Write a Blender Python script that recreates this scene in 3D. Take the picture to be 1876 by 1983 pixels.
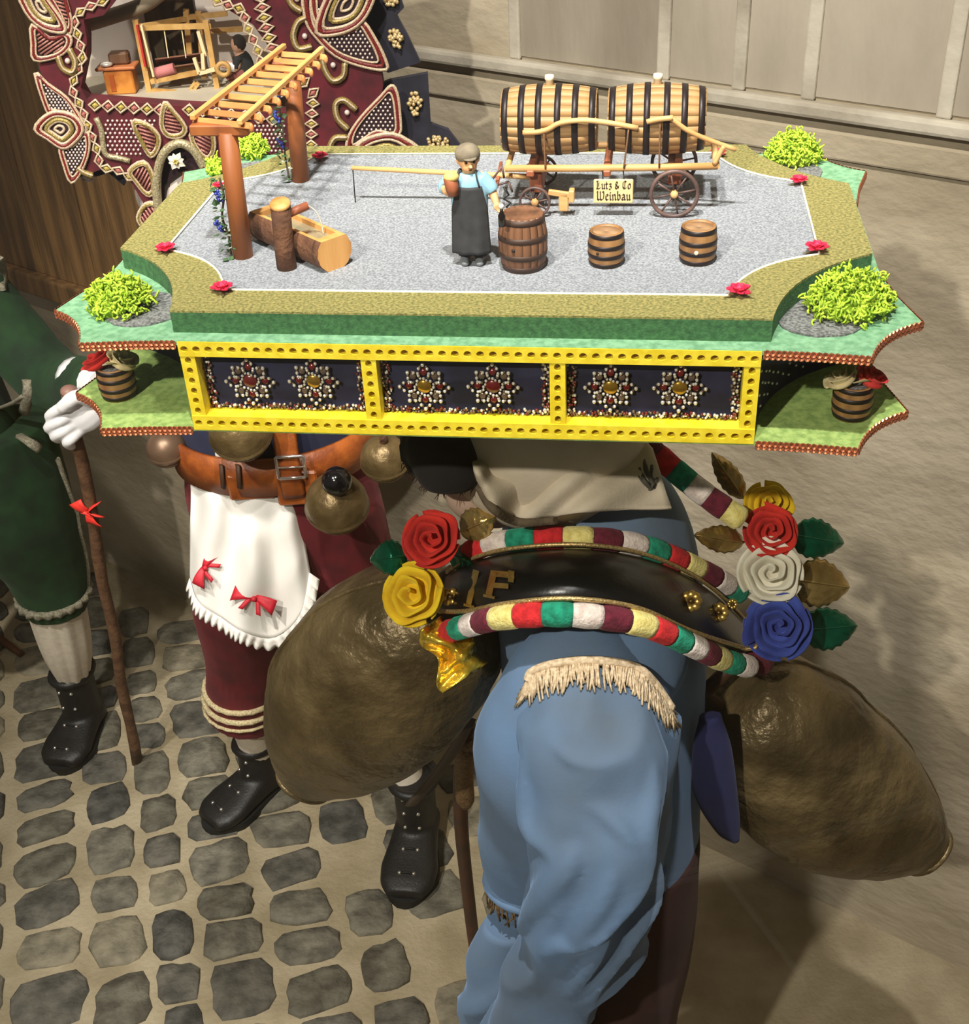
import bpy, bmesh, math, random
from mathutils import Vector, Matrix, noise
random.seed(7)
scene = bpy.context.scene
COL = scene.collection
for o in list(bpy.data.objects): bpy.data.objects.remove(o)
PI = math.pi
# ------------------------------------------------------------------ camera
CAM_H, FPX, PITCH, ROLL = 2.25, 2400.0, 0.60022547, -0.05266749
cp, sp = math.cos(PITCH), math.sin(PITCH)
FWD = Vector((0, cp, -sp)); UP0 = Vector((0, sp, cp)); RT0 = Vector((1, 0, 0))
RT = RT0*math.cos(ROLL) + UP0*math.sin(ROLL)
UPV = -RT0*math.sin(ROLL) + UP0*math.cos(ROLL)
CPOS = Vector((0, 0, CAM_H))
cd = bpy.data.cameras.new('camera'); cam = bpy.data.objects.new('camera', cd); COL.objects.link(cam)
cd.sensor_fit = 'HORIZONTAL'; cd.sensor_width = 36; cd.lens = FPX/1876*36
cd.clip_start = 0.02; cd.clip_end = 60
cm = Matrix((RT, UPV, -FWD)).transposed().to_4x4(); cm.translation = CPOS
cam.matrix_world = cm
scene.camera = cam
# ------------------------------------------------------------------ light
w = bpy.data.worlds.new('world'); scene.world = w; w.use_nodes = True
w.node_tree.nodes['Background'].inputs[0].default_value = (1.0, .93, .80, 1)
w.node_tree.nodes['Background'].inputs[1].default_value = 0.13
scene.view_settings.view_transform = 'Standard'; scene.view_settings.look = 'None'
scene.view_settings.gamma = 1.0; scene.view_settings.use_curve_mapping = False
scene.view_settings.exposure = 0.0
def spot(name, loc, target, watts, size_deg, blend, radius, col):
    l = bpy.data.lights.new(name, 'SPOT'); l.energy = watts; l.spot_size = math.radians(size_deg)
    l.spot_blend = blend; l.shadow_soft_size = radius; l.color = col
    o = bpy.data.objects.new(name, l); COL.objects.link(o); o.location = loc
    o.rotation_euler = (Vector(target)-Vector(loc)).to_track_quat('-Z', 'Y').to_euler()
    return o
WARM = (1.0, .93, .82)
# ceiling spotlights of the exhibition room, above the picture
spot('ceiling_spot_tray_offscreen', (0.0, .22, 3.75), (0.04, 1.0, 1.75), 235, 40, .5, .03, (1.0, .97, .92))
spot('ceiling_spot_key_offscreen', (-1.15, -1.10, 3.52), (.25, 1.4, 1.35), 340, 56, .6, .035, WARM)
spot('ceiling_spot_floor_offscreen', (-1.3, .3, 3.5), (-.85, 2.0, .1), 290, 50, .7, .05, (1.0, .95, .86))
spot('ceiling_spot_wall_offscreen', (-.35, .25, 3.85), (.25, 2.0, 2.05), 340, 60, .8, .05, (1.0, .94, .85))
# ------------------------------------------------------------------ helpers
def ray(x, y): return FWD + RT*((x-938)/FPX) + UPV*((991.5-y)/FPX)
def W(x, y, Y):                    # world point on a sight line at depth Y
    d = ray(x, y); return CPOS + d*(Y/d.y)
def WZ(x, y, Z):
    d = ray(x, y); return CPOS + d*((Z-CAM_H)/d.z)
YAW = -.1519; TPOS = Vector((.0228, 1.1126, 1.8231))
TM = Matrix.Translation(TPOS) @ Matrix.Rotation(YAW, 4, 'Z'); TMI = TM.inverted()
def TR(x, y, h): return TMI @ WZ(x, y, TPOS.z+h)            # tray coordinates at a height
def TV(x, y, v):
    n = Vector((-math.sin(YAW), math.cos(YAW), 0)); d = ray(x, y)
    return TMI @ (CPOS + d*((v-n.dot(CPOS-TPOS))/n.dot(d)))
def frame_of(t, ref=Vector((0, 0, 1))):
    t = t.normalized()
    a = ref.cross(t)
    if a.length < 1e-4: a = Vector((1, 0, 0)).cross(t)
    if a.length < 1e-4: a = Vector((0, 1, 0)).cross(t)
    a.normalize(); b = t.cross(a); return a, b
def catmull(pts, k=6, closed=False):
    pts = [Vector(p) for p in pts]; n = len(pts); out = []
    rng = range(n) if closed else range(n-1)
    for i in rng:
        if closed: p0, p1, p2, p3 = pts[i-1], pts[i], pts[(i+1) % n], pts[(i+2) % n]
        else:
            p1, p2 = pts[i], pts[i+1]
            p0 = pts[i-1] if i else p1*2-p2
            p3 = pts[i+2] if i+2 < n else p2*2-p1
        for j in range(k):
            t = j/k
            out.append(.5*((2*p1)+(p2-p0)*t+(2*p0-5*p1+4*p2-p3)*t*t+(3*p1-p0-3*p2+p3)*t*t*t))
    if not closed: out.append(pts[-1].copy())
    return out
def lerp_list(vals, k):                # resample scalars like catmull(k) does, smoothly
    c = catmull([Vector((v, 0, 0)) for v in vals], k); return [p.x for p in c]
def bez(p0, c, p2, n=10):
    p0, c, p2 = Vector(p0), Vector(c), Vector(p2)
    return [(1-t)**2*p0+2*t*(1-t)*c+t*t*p2 for t in [i/n for i in range(n+1)]]
class MB:
    def __init__(s): s.v = []; s.f = []; s.m = []; s.s = []
    def add(s, vs, fs, mi=0, smooth=True):
        o = len(s.v); s.v += [Vector(p) for p in vs]
        for f in fs: s.f.append([o+i for i in f]); s.m.append(mi); s.s.append(smooth)
        return s
    def box(s, c, size, rot=None, mi=0, ch=0.0):
        x, y, z = [k/2 for k in size]; c = Vector(c); R = rot or Matrix.Identity(3)
        if ch:
            vs = []; idx = {}
            for sx in (-1, 1):
                for sy in (-1, 1):
                    for sz in (-1, 1):
                        for ax in range(3):
                            p = [sx*(x-ch), sy*(y-ch), sz*(z-ch)]; p[ax] = (sx*x, sy*y, sz*z)[ax]
                            idx[(sx, sy, sz, ax)] = len(vs); vs.append(c+R@Vector(p))
            fs = []
            S = (-1, 1)
            for ax in range(3):
                o1, o2 = [a for a in range(3) if a != ax]
                for sg in S:
                    q = []
                    for (a, b) in ((-1, -1), (1, -1), (1, 1), (-1, 1)):
                        k = [0, 0, 0]; k[ax] = sg; k[o1] = a; k[o2] = b; q.append(idx[(*k, ax)])
                    fs.append(q)
            for ax in range(3):            # edge chamfers along axis ax
                o1, o2 = [a for a in range(3) if a != ax]
                for a in S:
                    for b in S:
                        k0 = [0, 0, 0]; k0[ax] = -1; k0[o1] = a; k0[o2] = b
                        k1 = list(k0); k1[ax] = 1
                        fs.append([idx[(*k0, o1)], idx[(*k1, o1)], idx[(*k1, o2)], idx[(*k0, o2)]])
            for sx in S:
                for sy in S:
                    for sz in S: fs.append([idx[(sx, sy, sz, a)] for a in range(3)])
            return s.add(vs, fs, mi, False)
        vs = [c+R@Vector((a*x, b*y, d*z)) for d in (-1, 1) for b in (-1, 1) for a in (-1, 1)]
        return s.add(vs, [(0, 2, 3, 1), (4, 5, 7, 6), (0, 1, 5, 4), (2, 6, 7, 3), (0, 4, 6, 2), (1, 3, 7, 5)], mi, False)
    def bar(s, a, b, w, h, ref=Vector((0, 0, 1)), mi=0, ch=0.0):
        a, b = Vector(a), Vector(b); t = (b-a); x, y = frame_of(t, ref)
        R = Matrix((x, y, t.normalized())).transposed()
        return s.box((a+b)/2, (w, h, t.length), R, mi, ch)
    def prism(s, poly, z0, z1, mi=0, mside=None, smooth=False):
        n = len(poly); vs = [Vector((p[0], p[1], z0)) for p in poly]+[Vector((p[0], p[1], z1)) for p in poly]
        o = len(s.v); s.v += vs
        s.f.append([o+i for i in range(n)][::-1]); s.m.append(mi); s.s.append(False)
        s.f.append([o+n+i for i in range(n)]); s.m.append(mi); s.s.append(False)
        for i in range(n):
            j = (i+1) % n; s.f.append([o+i, o+j, o+n+j, o+n+i]); s.m.append(mi if mside is None else mside); s.s.append(smooth)
        return s
    def slab(s, pts, nrm, th, mi=0):       # planar polygon given in 3D, thickened along nrm
        n = len(pts); nrm = Vector(nrm).normalized()*th; o = len(s.v)
        s.v += [Vector(p) for p in pts]+[Vector(p)+nrm for p in pts]
        s.f.append([o+i for i in range(n)][::-1]); s.m.append(mi); s.s.append(False)
        s.f.append([o+n+i for i in range(n)]); s.m.append(mi); s.s.append(False)
        for i in range(n):
            j = (i+1) % n; s.f.append([o+i, o+j, o+n+j, o+n+i]); s.m.append(mi); s.s.append(False)
        return s
    def rings(s, rings, cap=True, mi=0, smooth=True, closed_path=False):
        n = len(rings[0]); o = len(s.v)
        for r in rings: s.v += [Vector(p) for p in r]
        k = len(rings)
        for i in range(k if closed_path else k-1):
            a = i; b = (i+1) % k
            for j in range(n):
                j2 = (j+1) % n
                s.f.append([o+a*n+j, o+a*n+j2, o+b*n+j2, o+b*n+j]); s.m.append(mi); s.s.append(smooth)
        if cap and not closed_path:
            s.f.append([o+j for j in range(n)][::-1]); s.m.append(mi); s.s.append(False)
            s.f.append([o+(k-1)*n+j for j in range(n)]); s.m.append(mi); s.s.append(False)
        return s
    def tube(s, pts, r, n=6, closed=False, mi=0, ref=Vector((0, 0, 1)), flat=1.0, cap=True, smooth=True):
        pts = [Vector(p) for p in pts]; k = len(pts); rs = r if isinstance(r, (list, tuple)) else [r]*k
        R = []; pa = None
        for i, p in enumerate(pts):
            if closed: t = pts[(i+1) % k]-pts[i-1]
            else: t = pts[min(i+1, k-1)]-pts[max(i-1, 0)]
            if t.length < 1e-9: t = Vector((0, 0, 1))
            t.normalize()
            if pa is None: a, b = frame_of(t, ref)
            else:
                a = pa-t*pa.dot(t)
                if a.length < 1e-5: a, b = frame_of(t, ref)
                a.normalize(); b = t.cross(a)
            pa = a
            R.append([p+(a*math.cos(2*PI*j/n)+b*math.sin(2*PI*j/n)*flat)*rs[i] for j in range(n)])
        return s.rings(R, cap, mi, smooth, closed)
    def sphere(s, c, r, seg=8, rg=6, mi=0, sc=(1, 1, 1), R=None):
        c = Vector(c); vs = []; R = R or Matrix.Identity(3)
        def P(x, y, z): return c+R@Vector((x*sc[0]*r, y*sc[1]*r, z*sc[2]*r))
        vs.append(P(0, 0, 1))
        for i in range(1, rg):
            th = PI*i/rg
            for j in range(seg):
                ph = 2*PI*j/seg; vs.append(P(math.sin(th)*math.cos(ph), math.sin(th)*math.sin(ph), math.cos(th)))
        vs.append(P(0, 0, -1)); fs = []
        for j in range(seg): fs.append((0, 1+j, 1+(j+1) % seg))
        for i in range(rg-2):
            for j in range(seg):
                a = 1+i*seg+j; b = 1+i*seg+(j+1) % seg; fs.append((a, a+seg, b+seg, b))
        l = len(vs)-1; q = 1+(rg-2)*seg
        for j in range(seg): fs.append((l, q+(j+1) % seg, q+j))
        return s.add(vs, fs, mi, True)
    def lathe(s, prof, n=24, c=(0, 0, 0), R=None, mi=0, cap=True, smooth=True, mis=None):
        c = Vector(c); R = R or Matrix.Identity(3); o = len(s.v); k = len(prof)
        for (r, z) in prof:
            for j in range(n):
                a = 2*PI*j/n; s.v.append(c+R@Vector((r*math.cos(a), r*math.sin(a), z)))
        for i in range(k-1):
            for j in range(n):
                j2 = (j+1) % n; s.f.append([o+i*n+j, o+i*n+j2, o+(i+1)*n+j2, o+(i+1)*n+j]); s.m.append(mis[i] if mis else mi); s.s.append(smooth)
        if cap:
            s.f.append([o+j for j in range(n)][::-1]); s.m.append(mis[0] if mis else mi); s.s.append(False)
            s.f.append([o+(k-1)*n+j for j in range(n)]); s.m.append(mis[-1] if mis else mi); s.s.append(False)
        return s
    def limb(s, path, radii, n=20, k=6, ref=Vector((0, 1, 0)), disp=None, mi=0, cap=True):
        """smooth tapered tube; radii = list of (ra, rb); a lies along ref x tangent"""
        P = catmull(path, k); ra = lerp_list([r[0] for r in radii], k); rb = lerp_list([r[1] for r in radii], k)
        R = []; m = len(P)
        for i, p in enumerate(P):
            t = P[min(i+1, m-1)]-P[max(i-1, 0)]; a, b = frame_of(t, ref); ring = []
            for j in range(n):
                an = 2*PI*j/n; d = a*math.cos(an)*ra[i]+b*math.sin(an)*rb[i]
                q = p+d
                if disp: q = q+d.normalized()*disp(q, i/(m-1), an)
                ring.append(q)
            R.append(ring)
        return s.rings(R, cap, mi, True)
    def grid(s, f, nu, nv, mi=0, smooth=True, th=0.0):
        o = len(s.v); P = [[Vector(f(i/(nu-1), j/(nv-1))) for j in range(nv)] for i in range(nu)]
        for r in P: s.v += r
        for i in range(nu-1):
            for j in range(nv-1):
                s.f.append([o+i*nv+j, o+(i+1)*nv+j, o+(i+1)*nv+j+1, o+i*nv+j+1]); s.m.append(mi); s.s.append(smooth)
        return s
    def mesh(s, name, origin=Vector((0, 0, 0))):
        me = bpy.data.meshes.new(name)
        me.from_pydata([v-origin for v in s.v], [], s.f)
        me.polygons.foreach_set('material_index', s.m)
        me.polygons.foreach_set('use_smooth', s.s)
        me.validate(); me.update()
        bm = bmesh.new(); bm.from_mesh(me); bmesh.ops.recalc_face_normals(bm, faces=bm.faces); bm.to_mesh(me); bm.free()
        return me
def put(name, mb, mats, parent=None, origin=None, solid=0, subsurf=0, offset=-1, bevel=0):
    me = mb.mesh(name, origin or Vector((0, 0, 0))) if isinstance(mb, MB) else mb
    for m in (mats if isinstance(mats, (list, tuple)) else [mats]): me.materials.append(m)
    o = bpy.data.objects.new(name, me); COL.objects.link(o)
    if parent is not None: o.parent = parent
    if solid:
        md = o.modifiers.new('solid', 'SOLIDIFY'); md.thickness = solid; md.offset = offset
    if bevel:
        md = o.modifiers.new('bevel', 'BEVEL'); md.width = bevel; md.segments = 2; md.limit_method = 'ANGLE'
    if subsurf:
        md = o.modifiers.new('sub', 'SUBSURF'); md.levels = subsurf; md.render_levels = subsurf
    return o
def tag(o, label, cat, group=None, kind=None):
    o['label'] = label; o['category'] = cat
    if group: o['group'] = group
    if kind: o['kind'] = kind
    return o
class Thing:
    """an Empty at the thing's base; part geometry is given in world or tray coordinates"""
    def __init__(s, name, label, cat, origin, tray=False, group=None):
        s.o = Vector(origin); e = bpy.data.objects.new(name, None); COL.objects.link(e); s.e = e
        e.empty_display_size = .05
        if tray: e.matrix_world = TM @ Matrix.Translation(s.o)
        else: e.location = s.o
        tag(e, label, cat, group)
    def add(s, name, mb, mats, parent=None, **k):
        return put(name, mb, mats, parent or s.e, origin=s.o, **k)
def solo(name, label, cat, mb, mats, origin, tray=False, group=None, **k):
    o = put(name, mb, mats, None, origin=Vector(origin), **k)
    if tray: o.matrix_world = TM @ Matrix.Translation(Vector(origin))
    else: o.location = origin
    return tag(o, label, cat, group)
def fuse(mb, voxel, smooth=4, name='fused', decimate=0):
    """melt overlapping shapes into one continuous surface"""
    me = mb.mesh(name); o = bpy.data.objects.new(name, me); COL.objects.link(o)
    md = o.modifiers.new('r', 'REMESH'); md.mode = 'VOXEL'; md.voxel_size = voxel; md.use_smooth_shade = True
    if smooth:
        md = o.modifiers.new('s', 'SMOOTH'); md.iterations = smooth; md.factor = .5
    dg = bpy.context.evaluated_depsgraph_get(); dg.update()
    ev = o.evaluated_get(dg); out = bpy.data.meshes.new_from_object(ev)
    bpy.data.objects.remove(o); out.materials.clear()
    out.polygons.foreach_set('use_smooth', [True]*len(out.polygons))
    r = MB(); r.v = [v.co.copy() for v in out.vertices]; r.f = [list(p.vertices) for p in out.polygons]
    r.m = [0]*len(r.f); r.s = [True]*len(r.f); bpy.data.meshes.remove(out)
    return r
def fbm(p, sc, o=3): return noise.fractal(Vector(p)*sc, 1.0, 2.0, o)
# ------------------------------------------------------------------ materials
MATS = {}
def M(name, col, rough=.6, metal=0.0, var=0.0, vs=20.0, bump=0.0, bs=60.0, col2=None, sheen=0.0, spec=.5, coat=0.0,
      stretch=None, detail=4.0, rvar=0.0, sss=0.0):
    if name in MATS: return MATS[name]
    m = bpy.data.materials.new(name); m.use_nodes = True; nt = m.node_tree; N = nt.nodes; L = nt.links
    b = N['Principled BSDF']
    b.inputs['Roughness'].default_value = rough; b.inputs['Metallic'].default_value = metal
    b.inputs['Specular IOR Level'].default_value = spec
    if sheen: b.inputs['Sheen Weight'].default_value = sheen; b.inputs['Sheen Roughness'].default_value = .45; b.inputs['Sheen Tint'].default_value = (*[min(1, c*2+.1) for c in col], 1)
    if coat: b.inputs['Coat Weight'].default_value = coat; b.inputs['Coat Roughness'].default_value = .15
    c1 = (*col, 1)
    if col2 is None and var: col2 = tuple(max(0, c*(1-var)) for c in col); c1 = (*[min(1, c*(1+var*.6)) for c in col], 1)
    b.inputs['Base Color'].default_value = c1
    vec = None
    if col2 is not None or bump:
        tc = N.new('ShaderNodeTexCoord'); mp = N.new('ShaderNodeMapping'); L.new(tc.outputs['Object'], mp.inputs[0])
        if stretch: mp.inputs['Scale'].default_value = stretch
        vec = mp.outputs[0]
    if col2 is not None:
        t = N.new('ShaderNodeTexNoise'); t.inputs['Scale'].default_value = vs; t.inputs['Detail'].default_value = detail
        L.new(vec, t.inputs['Vector'])
        r = N.new('ShaderNodeValToRGB'); r.color_ramp.elements[0].position = .36; r.color_ramp.elements[1].position = .64
        r.color_ramp.elements[0].color = (*col2, 1); r.color_ramp.elements[1].color = c1
        L.new(t.outputs['Fac'], r.inputs[0]); L.new(r.outputs[0], b.inputs['Base Color'])
        if rvar:
            mr = N.new('ShaderNodeMapRange'); mr.inputs['To Min'].default_value = rough-rvar; mr.inputs['To Max'].default_value = rough+rvar
            L.new(t.outputs['Fac'], mr.inputs[0]); L.new(mr.outputs[0], b.inputs['Roughness'])
    if bump:
        t2 = N.new('ShaderNodeTexNoise'); t2.inputs['Scale'].default_value = bs; t2.inputs['Detail'].default_value = 5
        L.new(vec, t2.inputs['Vector'])
        bp = N.new('ShaderNodeBump'); bp.inputs['Strength'].default_value = bump; bp.inputs['Distance'].default_value = .5/bs
        L.new(t2.outputs['Fac'], bp.inputs['Height']); L.new(bp.outputs[0], b.inputs['Normal'])
    MATS[name] = m; return m
def S(r, g, b):                          # sRGB bytes to linear
    f = lambda c: (c/255/12.92) if c/255 <= .04045 else ((c/255+.055)/1.055)**2.4
    return (f(r), f(g), f(b))
# ------------------------------------------------------------------ setting
WA = math.radians(53); WD = Vector((-math.sin(WA), math.cos(WA), 0)); WN = Vector((-math.cos(WA), -math.sin(WA), 0)); WP = Vector((.65, 1.75, 0))
def WL(s, z, out=0.0): return WP + WD*s + WN*out + Vector((0, 0, z))     # point on the back wall
def wall_hit(x, y):
    d = ray(x, y); t = WN.dot(WP-CPOS)/WN.dot(d); p = CPOS+d*t; return (p-WP).dot(WD), p.z
plaster = M('plaster', S(190, 177, 154), .9, var=.0, col2=S(156, 143, 120), vs=3.2, bump=.22, bs=26, detail=9, stretch=(1, 1, 1.8))
panelm = M('painted_panel', S(176, 166, 150), .8, col2=S(142, 131, 116), vs=5, bump=.25, bs=30, stretch=(1, 1, .25), detail=7)
trimm = M('painted_trim', S(196, 188, 172), .75, col2=S(160, 151, 135), vs=9, bump=.2, bs=40)
woodw = M('dark_plank', S(150, 112, 66), .6, col2=S(102, 74, 42), vs=9, bump=.3, bs=30, stretch=(4, 4, .35), detail=8)
grout = M('sand_mortar', S(182, 168, 140), .95, col2=S(152, 138, 110), vs=7, bump=.6, bs=90, detail=8)
def struct(name, mb, mats, parent=None, **k):
    o = put(name, mb, mats, parent, **k)
    if parent is None: o['kind'] = 'structure'
    return o
# wall slab (thick, one plane)
m = MB(); a0, a1 = -1.6, 3.6
vs = [WL(a0, -.05), WL(a1, -.05), WL(a1, 3.4), WL(a0, 3.4)]
m.slab(vs, -WN, .12)
wall = struct('wall_back', m, plaster)
# painted panelling above the ledge: ledge, rail and upright battens of its own depth
def wbox(s0, s1, z0, z1, o0, o1):
    mm = MB(); p = [WL(s0, z0, o0), WL(s1, z0, o0), WL(s1, z1, o0), WL(s0, z1, o0)]; mm.slab(p, WN, o1-o0); return mm
struct('trim_1', wbox(-1.5, wall_hit(640, 300)[0]-.06, 1.672, 1.695, 0, .022), trimm, bevel=.006)
struct('trim_2', wbox(-1.5, wall_hit(640, 300)[0]-.06, 1.612, 1.655, 0, .008), plaster, bevel=.004)
edges = [-1.5]
n_tr = 3
bat = []
for (x, y) in ((1000, 60), (1290, 60), (1440, 60), (1580, 60), (1850, 100)):
    s, z = wall_hit(x, y); bat.append(s)
bat += [min(bat)-.22, min(bat)-.5]
bat.sort()
for s in bat:
    struct('trim_%d' % n_tr, wbox(s-.011, s+.011, 1.695, 3.2, 0, .009), trimm, bevel=.003); n_tr += 1
for a, b in zip(bat[:-1], bat[1:]):          # panel fields
    struct('panel', wbox(a+.011, b-.011, 1.7, 3.2, 0, .003), panelm, parent=wall)
# dark plank cladding on the left of the wall
s_start = wall_hit(640, 300)[0]
x = s_start; i = 0
rp = random.Random(3)
while x < 2.9:
    wdt = rp.uniform(.15, .21); d = rp.uniform(.012, .02)
    struct('plank' if i == 0 else 'plank', wbox(x+.0025, x+wdt-.0025, .98, 3.2, 0, d), woodw, parent=wall, bevel=.003); x += wdt; i += 1
struct('trim_%d' % n_tr, wbox(s_start-.06, s_start, .98, 3.2, 0, .05), woodw, bevel=.006); n_tr += 1
struct('trim_%d' % n_tr, wbox(s_start-.06, 2.9, .92, .98, 0, .04), woodw, bevel=.006); n_tr += 1
# floor
m = MB(); m.box((0, .2, -.05), (8, 7.4, .1)); floor = struct('floor', m, grout)
# cobbles: columns run away from the viewer, turned a little to the left
GA = math.radians(15.7); GX = Vector((math.cos(GA), math.sin(GA), 0)); GY = Vector((-math.sin(GA), math.cos(GA), 0))
cobm = []
for i, (c1, c2) in enumerate((((108, 104, 94), (70, 67, 60)), ((128, 123, 108), (88, 84, 74)), ((92, 90, 84), (54, 53, 49)), ((146, 137, 116), (108, 102, 86)), ((116, 112, 98), (78, 73, 62)))):
    cobm.append(M('cobble_%d' % i, S(*c1), .8, col2=S(*c2), vs=22, bump=.8, bs=38, detail=8))
rc = random.Random(11)
def inpoly(p, poly):
    r = False; j = len(poly)-1
    for i in range(len(poly)):
        if (poly[i][1] > p[1]) != (poly[j][1] > p[1]) and p[0] < (poly[j][0]-poly[i][0])*(p[1]-poly[i][1])/(poly[j][1]-poly[i][1])+poly[i][0]: r = not r
        j = i
    return r
def proj(P):
    q = Vector(P)-CPOS; d = q.dot(FWD); return 938+FPX*q.dot(RT)/d, 991.5-FPX*q.dot(UPV)/d
cu = -1.55; ncob = 0
while cu < .62:
    wd = rc.choice((.09, .115, .135, .145, .15)); cv = rc.uniform(.9, 1.0)
    while cv < 3.3:
        ln = rc.uniform(.09, .15); c = GX*(cu+wd/2)+GY*(cv+ln/2)
        cv += ln+rc.uniform(.006, .02)
        px, py = proj(c)
        if not (-80 < px < 1400 and 1060 < py < 2090): continue
        if (c-WP).dot(WN) < .09: continue
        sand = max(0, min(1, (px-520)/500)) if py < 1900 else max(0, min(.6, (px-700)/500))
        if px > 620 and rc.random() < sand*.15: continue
        k = rc.randint(7, 9); top = []; mid = []
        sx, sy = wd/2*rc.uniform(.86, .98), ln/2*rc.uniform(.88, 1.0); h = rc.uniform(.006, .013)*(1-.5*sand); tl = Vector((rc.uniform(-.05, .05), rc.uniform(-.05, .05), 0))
        shear = rc.uniform(-.18, .1)
        N1 = 14
        for j in range(N1):
            an = 2*PI*j/N1; ex = 5
            ca, sa = math.cos(an), math.sin(an)
            rr = (abs(ca)**ex+abs(sa)**ex)**(-1/ex)*(1+.16*noise.noise(Vector((ca*1.6, sa*1.6, ncob*3.1)))+rc.uniform(-.04, .04))
            lx, ly = ca*rr*sx, sa*rr*sy+shear*ca*rr*sx
            q = c+GX*lx+GY*ly
            mid.append((q, lx, ly))
        mb = MB(); R = []
        for (sc, hh) in ((1.02, -.01), (1.0, h*.35), (.94, h*.85), (.6, h*1.0)):
            R.append([c+(q-c)*sc+Vector((0, 0, hh+tl.x*lx*sc+tl.y*ly*sc+(.002*noise.noise(q*40) if sc < 1 else 0))) for (q, lx, ly) in mid])
        mb.rings(R, True)
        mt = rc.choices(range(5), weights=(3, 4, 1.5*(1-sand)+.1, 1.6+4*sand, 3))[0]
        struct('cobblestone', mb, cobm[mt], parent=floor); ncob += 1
    cu += wd+rc.uniform(.008, .018)
print('cobbles', ncob)
# ------------------------------------------------------------------ diorama headdress (tray)
mint = M('mint_flock', S(132, 178, 138), .95, col2=S(98, 146, 108), vs=160, bump=.6, bs=500, sheen=.3)
lime = M('lime_flock', S(160, 184, 104), .95, col2=S(122, 150, 78), vs=160, bump=.6, bs=500, sheen=.3)
sidegreen = M('green_flock', S(66, 112, 66), .95, col2=S(46, 86, 50), vs=220, bump=.6, bs=500, sheen=.2)
olive = M('olive_grass', S(162, 150, 88), .95, col2=S(104, 104, 56), vs=380, bump=.9, bs=600, detail=6)
gravel = M('grey_gravel', S(164, 168, 173), .95, col2=S(116, 120, 127), vs=520, bump=.8, bs=600, detail=8)
darkgravel = M('dark_gravel', S(140, 140, 138), .95, col2=S(78, 80, 80), vs=420, bump=1, bs=500, detail=8)
whitem = M('white_cord', S(240, 236, 214), .6)
yellow = M('yellow_lacquer', S(244, 222, 62), .38, col2=S(228, 200, 40), vs=90, bump=.1, bs=200)
navy = M('navy_velvet', S(34, 34, 62), .9, col2=S(20, 20, 40), vs=40, sheen=.35)
blackv = M('black_velvet', S(18, 17, 22), .95, sheen=.15)
copper = M('copper_sequin', S(206, 122, 84), .3, .75, var=.25, vs=300)
pearl = M('pearl', S(240, 236, 228), .12, .55)
gem_r = M('red_gem', S(104, 26, 22), .2, 0, spec=.8)
gem_g = M('gold_gem', S(178, 138, 52), .2, .7)
gem_d = M('smoky_bead', S(120, 100, 84), .15, .4)
head = Thing('diorama_headdress', 'flat green tray headdress with yellow perforated front frame and winged corners', 'headdress', (0, 0, -.104), tray=True)
def mir(q):                            # right-front quadrant path -> closed outline
    q = [Vector((p[0], p[1])) for p in q]
    rf = q; rb = [Vector((p.x, -p.y)) for p in q][::-1]
    lb = [Vector((-p.x, -p.y)) for p in q]; lf = [Vector((-p.x, p.y)) for p in q][::-1]
    return rf+rb+lb+lf
wing = mir([(.232, -.229), (.275, -.2315)]+bez((.315, -.237, 0), (.327, -.192, 0), (.362, -.175, 0), 8)+[(.35, -.13), (.342, -.085)])
slabo = mir(bez((.242, -.214, 0), (.258, -.125, 0), (.333, -.085, 0), 12))
slabo = [Vector((p.x, p.y if p.y < .15 else .15+(p.y-.15)*.78)) for p in slabo]
yardo = mir(bez((.209, -.1732, 0), (.226, -.108, 0), (.2885, -.089, 0), 12))
ybody = mir([(.2345, -.2125)]+bez((.2345, -.2125, 0), (.25, -.12, 0), (.333, -.085, 0), 10))
head.add('base_board', MB().prism(wing, -.104, -.1), [lime])
head.add('box_body', MB().prism(ybody, -.1, -.0227), [navy])
head.add('top_board', MB().prism(wing, -.0227, -.0187), [mint])
head.add('lawn_slab', MB().prism(slabo, -.0187, -.0006), [sidegreen])
mb = MB()                              # olive lawn ring between slab edge and yard
n = len(yardo)
def ringmesh(outer, inner, z0, z1):
    mb = MB(); no, ni = len(outer), len(inner)
    assert no == ni
    for i in range(no):
        j = (i+1) % no
        A, B, C, D = outer[i], outer[j], inner[j], inner[i]
        mb.add([(A.x, A.y, z1), (B.x, B.y, z1), (C.x, C.y, z1), (D.x, D.y, z1)], [(0, 1, 2, 3)], 0, False)
        mb.add([(A.x, A.y, z0), (B.x, B.y, z0), (B.x, B.y, z1), (A.x, A.y, z1)], [(0, 1, 2, 3)], 0, False)
    return mb
head.add('lawn_border', ringmesh(slabo, yardo, -.0006, .0012), [olive])
head.add('gravel_yard', MB().prism(yardo, -.0006, .0004), [gravel])
mb = MB(); mb.tube([(p.x, p.y, .0014) for p in yardo], .0011, 5, closed=True); head.add('border_cord', mb, [whitem])
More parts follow.
